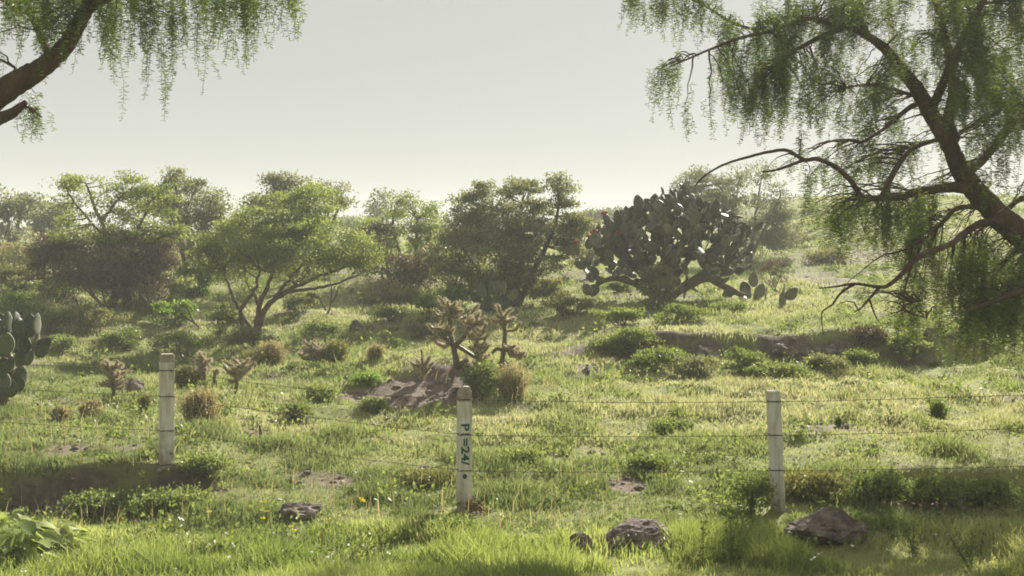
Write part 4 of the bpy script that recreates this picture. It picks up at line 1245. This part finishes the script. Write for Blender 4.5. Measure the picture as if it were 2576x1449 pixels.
tallweed('tall leafy weed between the verge boulder and the right post', 1765, 1425, 140, M['weed'], 1, 2)
tallweed('bushy tall weed in front of the largest boulder, left side', 1850, 1420, 150, M['weed'], 2, 6)
tallweed('thin upright green weed in the verge below the flat rock', 897, 1420, 75, M['lush'], 3, 2)
tallweed('slim pale mullein stalk in the ditch left of the left post', 364, 1270, 82, M['lush'], 4, 1, (.045, .03))
tallweed('slim green stalk at the left edge before the earth bank', 10, 1290, 95, M['lush'], 5, 1, (.05, .03))
tallweed('short stalk beside the pale mullein stalk', 384, 1275, 55, M['weed'], 6, 1)
tallweed('slender weed on the verge right of the largest boulder', 2300, 1400, 100, M['weed'], 7, 4)
tallweed('weed with feathery leaves at the bottom right of the verge', 2440, 1430, 110, M['weed'], 8, 5)


def flower(label, u, v, n, seed):
    rg = np.random.default_rng(seed); b = G(u, v + 14)
    root = empty('yellow_flower', b, label, 'flower', 'yellow wildflowers')
    s = MB()
    for k in range(n):
        hd = at(u + rg.normal(0, 7), v + rg.normal(0, 7), b[1] + rg.normal(0, .05))
        s.tube(bez(b + np.array([rg.normal(0, .02), rg.normal(0, .02), -.02]), hd, .01, 5), [.003, .002], 4)
        m = MB(); P = np.repeat(hd[None], 12, 0)
        a = np.arange(12) * 6.283 / 12
        V, Qd = leaf_quads(P, .030, .014, np.stack([np.cos(a), np.sin(a) * .6 - .3, np.full(12, .35)], -1)); m.add(V, Qd, rg.random()); m.build('blossom', M['yellow'], root, b)
    s.build('stems', M['weed'], root, b)


for k, (lab, u, v, n) in enumerate([
    ('pair of yellow blossoms touching the left end of the flat rock', 668, 1292, 3), ('tall yellow blossom above the left end of the flat rock', 663, 1272, 2), ('yellow blossom just below the flat rock', 660, 1312, 1),
    ('yellow blossoms right of the flat rock, uphill', 912, 1258, 3), ('single yellow blossom between flat rock and lettered post', 816, 1305, 1), ('yellow blossom in the verge below the flat rock', 735, 1330, 2),
    ('yellow blossom left of the lettered post in short grass', 985, 1332, 1), ('three yellow blossoms in a row below the earth bank', 318, 1308, 3), ('yellow blossom near the row of three, slightly lower', 375, 1332, 2), ('yellow blossoms among weeds left of the flat rock', 530, 1300, 2)]):
    flower(lab, u, v, n, 40 + k)

# dead arching branches
def deadwood(label, lines, d=None):
    b = G(*lines[0][0]); d = b[1]
    mb = MB()
    for pl in lines:
        mb.tube(cr([at(u, v, d + .02 * k) for k, (u, v) in enumerate(pl)], 6), [.03, .012], 6, .5, .2)
    o = mb.build('dead_branch', M['twig'], None, b)
    tag(o, label, 'dead branch')


deadwood('dead arching branch lying left of the acacia trunks', [[(505, 828), (488, 812), (465, 798), (440, 785)], [(488, 812), (478, 790), (470, 770)]])
deadwood('thin dead twig bowed over the grass behind the left nopal', [[(258, 858), (275, 845), (300, 840), (330, 848)]])
deadwood('forked bare brown trunk standing right of the acacia', [[(822, 795), (832, 765), (834, 725), (828, 700)], [(820, 780), (808, 760), (795, 740)], [(832, 765), (845, 745), (852, 720)]])
deadwood('bare forked twigs under the brown thicket', [[(215, 830), (205, 790), (190, 750)], [(215, 825), (235, 790), (262, 760)], [(205, 790), (180, 770)]])
deadwood('short dark stump in the meadow left of the bare patch', [[(656, 1100), (655, 1085), (653, 1070)]])
deadwood('dark leaning stick in the meadow right of the short stump', [[(700, 1090), (712, 1080), (722, 1070)]])
# ------------------------------------------------------------------ pepper trees
def strands(mb, tops, lens, sp=.022, ll=.068, lw=.0125, tintb=.42, sway=.12):
    for p, L in zip(tops, lens):
        n = max(6, int(L / sp)); t = np.linspace(0, 1, n)
        a = R.random() * 6.28; sw = R.normal(0, sway) * L
        cx = p[0] + math.cos(a) * sw * t ** 1.6 + .012 * np.sin(t * 9 + a); cy = p[1] + math.sin(a) * sw * t ** 1.6; cz = p[2] - L * t + .04 * L * np.sin(t * 3)
        C = np.stack([cx, cy, cz], -1)
        P = np.repeat(C, 2, 0); m = len(P)
        az = R.normal(0, .9, m) + np.tile([0, np.pi], n) + R.random() * 6.28
        D = np.stack([np.cos(az), np.sin(az), R.normal(-.2, .22, m)], -1)
        fade = np.repeat(.55 + .45 * np.sin(np.pi * np.clip(t * .95 + .05, 0, 1)) ** .5, 2)
        V, Qd = leaf_quads(P, ll * fade, lw, D)
        red = .97 if R.random() < .035 else None
        tt = np.clip(R.normal(tintb, .16) + R.normal(0, .1, m), 0, .86) if red is None else np.full(m, red)
        mb.add(V, Qd, np.repeat(tt, 4))
        mb.add(np.stack([C + np.array([.0018, 0, 0]), C - np.array([.0018, 0, 0])], 1).reshape(-1, 3),
               np.stack([np.arange(n - 1) * 2, np.arange(n - 1) * 2 + 1, np.arange(n - 1) * 2 + 3, np.arange(n - 1) * 2 + 2], -1), .3)


def pepper(label, base_xy, d, limbs, regions, seed, leafp={}):
    """limbs: (polyline (u,v[,dd]), r0 px, r1 px); regions: (u0,v0,u1,v1, clusters, lenmin, lenmax (m), strands each, depth spread)"""
    global R
    R = np.random.default_rng(seed)
    b = np.array([base_xy[0], base_xy[1], ground(*base_xy)])
    root = empty('pepper_tree', b, label, 'tree', 'pepper trees')
    s = d / F
    tk = MB(); cvs = []
    for k, (pl, r0, r1) in enumerate(limbs):
        pts = [q if isinstance(q, np.ndarray) else at(q[0], q[1], d + (q[2] if len(q) > 2 else 0)) for q in pl]
        cv = cr(pts, 6)
        rr = (np.linspace(r0, r1, len(cv)) if not isinstance(r0, list) else np.interp(np.linspace(0, 1, len(cv)), np.linspace(0, 1, len(r0)), r0)) * s
        r0 = float(rr[0] / s)
        cv[1:-1] += R.normal(0, 1, (len(cv) - 2, 3)) * rr[1:-1, None] * .035
        tk.tube(cv, rr, 12 if r0 > 12 else 7, .5, .10); cvs.append(cv)
    A = np.concatenate(cvs)
    tw = tk; lf = MB()
    for (u0, v0, u1, v1, nc, l0, l1, ns, ds) in regions:
        for _ in range(int(nc * 1.3 + .5)):
            u, v = R.uniform(u0, u1), R.uniform(v0, v1)
            c = at(u, v, d + R.uniform(-ds, ds))
            dist = np.linalg.norm(A - c, axis=1) + .4 * np.maximum(0, c[2] - A[:, 2])
            a = A[np.argmin(dist)]; L = np.linalg.norm(c - a)
            if L < .12: c = c + np.array([0, 0, .1])
            cv = bez(a, c, .22 * L, 9); cv[1:-1] += R.normal(0, .012, (7, 3))
            tw.tube(cv, [.006 + .006 * min(L, 1.5), .0025], 4, cap=False)
            f = np.clip(1 - np.abs(R.normal(0, .28, ns)), .25, 1)
            tops = np.array([cv[int(round(q * 8))] for q in f]) + R.normal(0, .045, (ns, 3))
            strands(lf, tops, R.uniform(l0, l1, ns) * R.uniform(.35, 1.1, ns) * R.uniform(.6, 1.15), **leafp)
    tk.build('trunk', M['bark'], root, b, smooth=True)
    lf.build('crown', M['pepper'], root, b)


DR = 15.0
xb = at(2980, 700, DR)[0]
pepper('large pepper tree with thick leaning trunk and drooping leaf curtains, on the right',
       (xb, DR + .2), DR,
       [([np.array([xb, DR + .2, ground(xb, DR + .2) - .2]), (2850, 880), (2700, 690), (2576, 596), (2503, 533), (2453, 479), (2415, 425), (2390, 367), (2340, 283), (2307, 225), (2274, 183), (2224, 121), (2169, 83), (2119, 62)], [52, 46, 40, 34, 30, 27, 23, 21, 20, 18, 15, 12, 9, 7], 8),
        ([(2130, 66), (2057, 96), (2003, 127), (1961, 162)], 8, 3), ([(2400, 350), (2386, 300, .3), (2398, 230, .5), (2390, 150, .6), (2370, 60, .7), (2340, -40, .8), (2300, -160, .9)], 16, 6),
        ([(2745, 745), (2750, 640, .3), (2690, 450, .7), (2576, 300, .8), (2503, 250, .8), (2453, 179, .7), (2419, 146, .7), (2378, 117, .6), (2336, 83, .6)], 22, 5), ([(2519, 275, .8), (2450, 315, .3), (2395, 340, 0)], 5, 4),
        ([(2440, 475), (2390, 471, -.2), (2320, 480, -.4), (2253, 496, -.6), (2169, 500, -.8)], 15, 7), ([(2200, 500, -.7), (2169, 496, -.8), (2140, 454, -1), (2103, 421, -1.1), (2057, 400, -1.2), (2023, 402, -1.2), (1982, 379, -1.3), (1940, 381, -1.3), (1878, 396, -1.4), (1819, 415, -1.5), (1773, 442, -1.5), (1749, 467, -1.6)], 7.5, 1.5),
        ([(2023, 402, -1.2), (1961, 425, -1.3), (1919, 433, -1.4)], 4, 2), ([(2220, 495, -.7), (2240, 450, -.8), (2265, 408, -.6), (2294, 375, -.4), (2336, 358, -.2), (2385, 345)], 8, 5), ([(2300, 240), (2286, 237, -.1), (2219, 217, -.4), (2170, 214, -.5), (2128, 221, -.6)], 6, 2),
        ([(2330, 262), (2294, 267, -.2), (2244, 308, -.5), (2211, 333, -.7), (2169, 358, -.8)], 8, 2.5), ([(2100, 70), (2040, 45, -.2), (1950, 75, -.4), (1861, 96, -.5), (1794, 121, -.6), (1736, 146, -.7), (1686, 167, -.8)], 6, 1.5),
        ([(2090, 60), (2003, 42, .3), (1928, 54, .4), (1898, 75, .4)], 6, 3), ([(1898, 75, .4), (1836, 54, .4), (1753, 4, .4), (1650, -30, .4), (1590, -20, .4)], 4, 2), ([(2180, 85), (2150, 20, .3), (2100, -60, .5), (2000, -120, .8), (1880, -130, .9), (1740, -70, .9)], 9, 3),
        ([(2540, 560), (2503, 557, -.2), (2468, 561, -.4), (2426, 586, -.6), (2390, 614, -.8), (2327, 638, -1), (2296, 656, -1.1), (2267, 691, -1.2), (2232, 719, -1.3), (2204, 721, -1.3), (2151, 714, -1.4), (2102, 721, -1.4), (2063, 725, -1.5)], 11, 1.5),
        ([(2151, 714, -1.4), (2130, 726, -1.4), (2109, 744, -1.4), (2095, 765, -1.4), (2070, 783, -1.4), (2067, 804, -1.4), (2072, 842, -1.4)], 3.5, 1), ([(2215, 719, -1.3), (2187, 751, -1.3), (2165, 776, -1.2), (2148, 786, -1.2)], 4, 1.2), ([(2187, 751, -1.3), (2200, 790, -1.3), (2215, 815, -1.3)], 2.5, 1),
        ([(2470, 520), (2408, 524, -.3), (2373, 557, -.4), (2338, 586, -.6), (2292, 621, -.8), (2274, 628, -.8)], 7, 3), ([(2800, 815), (2745, 765, -.4), (2670, 725, -.7), (2576, 730, -1), (2521, 748, -1.1), (2486, 762, -1.1), (2440, 775, -1.2)], 12, 3),
        ([(2296, 656, -1.1), (2278, 720, -1.1), (2270, 775, -1.1), (2240, 790, -1.1)], 3, 1.2), ([(2270, 770, -1.1), (2300, 760, -1), (2330, 750, -1)], 3, 1), ([(2270, 778, -1.1), (2295, 790, -1), (2330, 800, -1)], 3, 1),
        ([(2520, 545), (2560, 505, .3), (2620, 500, .5), (2720, 520, .6)], 8, 5), ([(2420, 440), (2470, 400, .5), (2530, 330, 1), (2620, 200, 1.4), (2760, 50, 1.8), (2850, -150, 2)], 16, 6), ([(2340, 285), (2420, 100, -.8), (2520, -80, -1.4), (2600, -250, -1.8)], 12, 4)],
       [(1830, 190, 2060, 330, 20, .25, .6, 5, 1.0), (2040, 150, 2300, 330, 20, .25, .6, 5, 1.1), (2030, 330, 2330, 450, 16, .25, .55, 5, 1.0), (2240, 60, 2420, 330, 16, .3, .7, 5, 1.2), (1570, -10, 1650, 20, 5, .3, .55, 5, .3), (1650, -20, 1760, 20, 8, .3, .7, 6, .4), (1745, -10, 1860, 60, 9, .25, .5, 5, .4), (1670, 160, 1692, 180, 2, .35, .75, 6, .12), (1628, 185, 1645, 215, 2, .5, .75, 5, .08), (1722, 285, 1735, 300, 1, .4, .6, 6, .1), (1785, 310, 1800, 330, 1, .35, .5, 4, .1),
        (1800, 60, 1990, 170, 19, .35, 1.05, 6, .9), (1900, -20, 2110, 60, 24, .3, .7, 7, .9), (1840, 150, 1990, 250, 14, .4, .8, 6, .8), (1960, 90, 2110, 170, 14, .35, .8, 6, .9), (2060, 170, 2240, 260, 13, .3, .7, 5, .8), (1990, 250, 2180, 330, 9, .25, .55, 5, .8),
        (2110, -30, 2300, 70, 20, .3, .7, 6, 1.2), (2230, 60, 2330, 200, 9, .3, .6, 5, 1.2), (2340, -40, 2600, 80, 36, .4, .9, 7, 1.4), (2400, 80, 2600, 250, 34, .4, .9, 7, 1.4), (2430, 250, 2600, 380, 20, .3, .7, 6, 1.2), (2340, 100, 2440, 260, 10, .3, .6, 5, 1), (2200, 330, 2380, 440, 8, .25, .5, 5, .7), (2150, 260, 2260, 340, 5, .25, .5, 5, .6),
        (2470, 400, 2600, 480, 7, .3, .6, 5, .8), (2030, 400, 2190, 470, 10, .25, .5, 5, .6), (1900, 390, 2030, 440, 4, .15, .35, 4, .3), (2030, 470, 2340, 545, 22, .3, 1.0, 6, 1.1), (2060, 530, 2300, 610, 15, .25, .6, 5, 1.0), (1990, 520, 2080, 580, 4, .2, .5, 4, .6), (2300, 520, 2440, 560, 6, .2, .4, 4, .4),
        (2230, 630, 2330, 690, 7, .3, .6, 4, .5), (2330, 640, 2600, 740, 34, .5, 1.15, 7, .9), (2400, 590, 2600, 660, 14, .3, .8, 6, .8), (2350, 730, 2600, 800, 22, .45, 1.0, 6, .8), (2240, 700, 2420, 800, 15, .4, .9, 5, .6), (2240, 560, 2420, 640, 10, .3, .8, 5, .7), (2030, 500, 2330, 600, 14, .4, .95, 5, 1.0), (2400, 780, 2600, 860, 8, .3, .6, 5, .7), (2090, 720, 2240, 780, 5, .12, .3, 3, .3),
        (2600, -300, 2900, 500, 50, .4, 1.0, 6, 1.5), (2100, -300, 2600, -40, 40, .4, .8, 6, 1.5), (2600, 600, 2850, 750, 14, .4, 1.0, 6, 1)], 31)

DL = 10.0
xl = at(-330, 700, DL)[0]
pepper('pepper tree at the upper left, thick dark bough and hanging leaf strands',
       (xl, DL + .3), DL,
       [([np.array([xl, DL + .3, ground(xl, DL + .3) - .2]), (-260, 700), (-130, 380), (-40, 268), (40, 210), (90, 180), (125, 155), (165, 115), (195, 65), (225, 5), (250, -60), (300, -150)], [60, 50, 41, 34, 30, 26, 23, 21, 19, 18, 17, 15], 15),
        ([(-40, 315), (-5, 300, -.1), (30, 285, -.2), (52, 268, -.2), (66, 256, -.2)], 20, 6), ([(215, 30), (300, -20, -.2), (400, -50, -.3), (520, -60, -.3), (640, -50, -.3), (740, -20, -.3)], 12, 3), ([(20, 225), (35, 195), (38, 170)], 6, 3), ([(235, -20), (330, -60, .4), (450, -40, .5), (560, -10, .5)], 8, 2),
        ([(130, 150), (90, 60, .4), (40, -40, .6), (-60, -140, .6)], 12, 6), ([(250, -60), (420, -200, 0), (620, -260, 0)], 12, 5), ([(55, 265, -.2), (80, 275, -.2), (105, 295, -.2)], 4, 2)],
       [(-20, -40, 60, 0, 6, .3, .6, 5, .5), (50, -40, 190, 0, 13, .3, .7, 6, .6), (60, 30, 140, 80, 5, .2, .4, 5, .4), (215, -40, 340, -5, 10, .25, .55, 5, .5), (235, 10, 330, 60, 5, .45, .8, 4, .3), (260, 40, 300, 60, 2, .5, .85, 5, .2), (340, -30, 480, 10, 10, .4, .95, 5, .4), (400, 10, 480, 60, 3, .6, .95, 4, .2),
        (480, -40, 660, 0, 15, .25, .7, 6, .5), (640, -40, 765, -10, 8, .25, .5, 5, .3), (40, 275, 115, 300, 4, .2, .38, 5, .15), (75, 240, 90, 250, 1, .1, .15, 3, .1), (-300, -250, 0, 150, 16, .3, .7, 6, .8), (0, -300, 700, -80, 24, .3, .6, 5, .8)], 32, dict(sp=.019, ll=.052, lw=.0095))

# ------------------------------------------------------------------ haze, sky, sun, camera
def haze_box():
    bm = bmesh.new(); bmesh.ops.create_cube(bm, size=1)
    me = bpy.data.meshes.new('haze'); bm.to_mesh(me); bm.free()
    x0, x1, y0, y1, z0, z1 = -440, 440, -45, 440, -2.2, 14.0
    me.transform(Matrix.Translation(((x0 + x1) / 2, (y0 + y1) / 2, (z0 + z1) / 2)) @ Matrix.Diagonal((x1 - x0, y1 - y0, z1 - z0, 1)))
    m, nt, out = newmat('haze_air')
    v = N(nt, 'VolumePrincipled'); v.inputs['Density'].default_value = .0017; v.inputs['Anisotropy'].default_value = .0
    v.inputs['Color'].default_value = (.92, .94, .90, 1)
    nt.links.new(v.outputs[0], out.inputs['Volume'])
    me.materials.append(m)
    o = bpy.data.objects.new('haze', me); COL.objects.link(o); o['kind'] = 'stuff'
    o.visible_shadow = True


haze_box()

w = bpy.data.worlds.new('World'); sc.world = w; w.use_nodes = True
nt = w.node_tree; nt.nodes.clear()
out = nt.nodes.new('ShaderNodeOutputWorld'); bg = nt.nodes.new('ShaderNodeBackground')
sky = nt.nodes.new('ShaderNodeTexSky'); sky.sky_type = 'NISHITA'; sky.sun_disc = False
sky.sun_elevation = SUN_EL; sky.sun_rotation = SUN_AZ; sky.air_density = 1.0; sky.dust_density = 1.5; sky.ozone_density = 1.0
hs = nt.nodes.new('ShaderNodeHueSaturation'); hs.inputs['Saturation'].default_value = .22
nt.links.new(sky.outputs[0], hs.inputs['Color'])
tintn = nt.nodes.new('ShaderNodeMix'); tintn.data_type = 'RGBA'; tintn.blend_type = 'MULTIPLY'; tintn.inputs[0].default_value = 1; tintn.inputs[7].default_value = (1.0, 1.0, .93, 1)
nt.links.new(hs.outputs[0], tintn.inputs[6])
pale = nt.nodes.new('ShaderNodeMix'); pale.data_type = 'RGBA'; pale.inputs[0].default_value = .965
nt.links.new(tintn.outputs[2], pale.inputs[6]); pale.inputs[7].default_value = (1.80, 1.84, 1.74, 1)
nt.links.new(pale.outputs[2], bg.inputs['Color']); bg.inputs['Strength'].default_value = .10
nt.links.new(bg.outputs[0], out.inputs['Surface'])

sl = bpy.data.lights.new('sun', 'SUN'); sl.energy = 5.0; sl.angle = math.radians(.6); sl.color = (1, .955, .88)
so = bpy.data.objects.new('sun', sl); COL.objects.link(so)
sd = Vector((math.sin(SUN_AZ) * math.cos(SUN_EL), math.cos(SUN_AZ) * math.cos(SUN_EL), math.sin(SUN_EL)))
so.rotation_euler = sd.to_track_quat('Z', 'Y').to_euler()

cd = bpy.data.cameras.new('camera'); cd.sensor_width = 36; cd.lens = 36 * F / 2576; cd.clip_end = 3000; cd.clip_start = .05
co = bpy.data.objects.new('camera', cd); COL.objects.link(co); co.location = (0, 0, CAMZ); co.rotation_euler = (math.pi / 2 - PITCH, 0, 0)
sc.camera = co
sc.render.engine = 'CYCLES'
sc.cycles.use_denoising = True
sc.cycles.max_bounces = 7; sc.cycles.diffuse_bounces = 3; sc.cycles.transmission_bounces = 4; sc.cycles.volume_bounces = 1; sc.cycles.transparent_max_bounces = 4
sc.cycles.filter_width = 1.8
sc.view_settings.view_transform = 'Standard'; sc.view_settings.look = 'None'
sc.view_settings.exposure = 1.52; sc.view_settings.gamma = 1
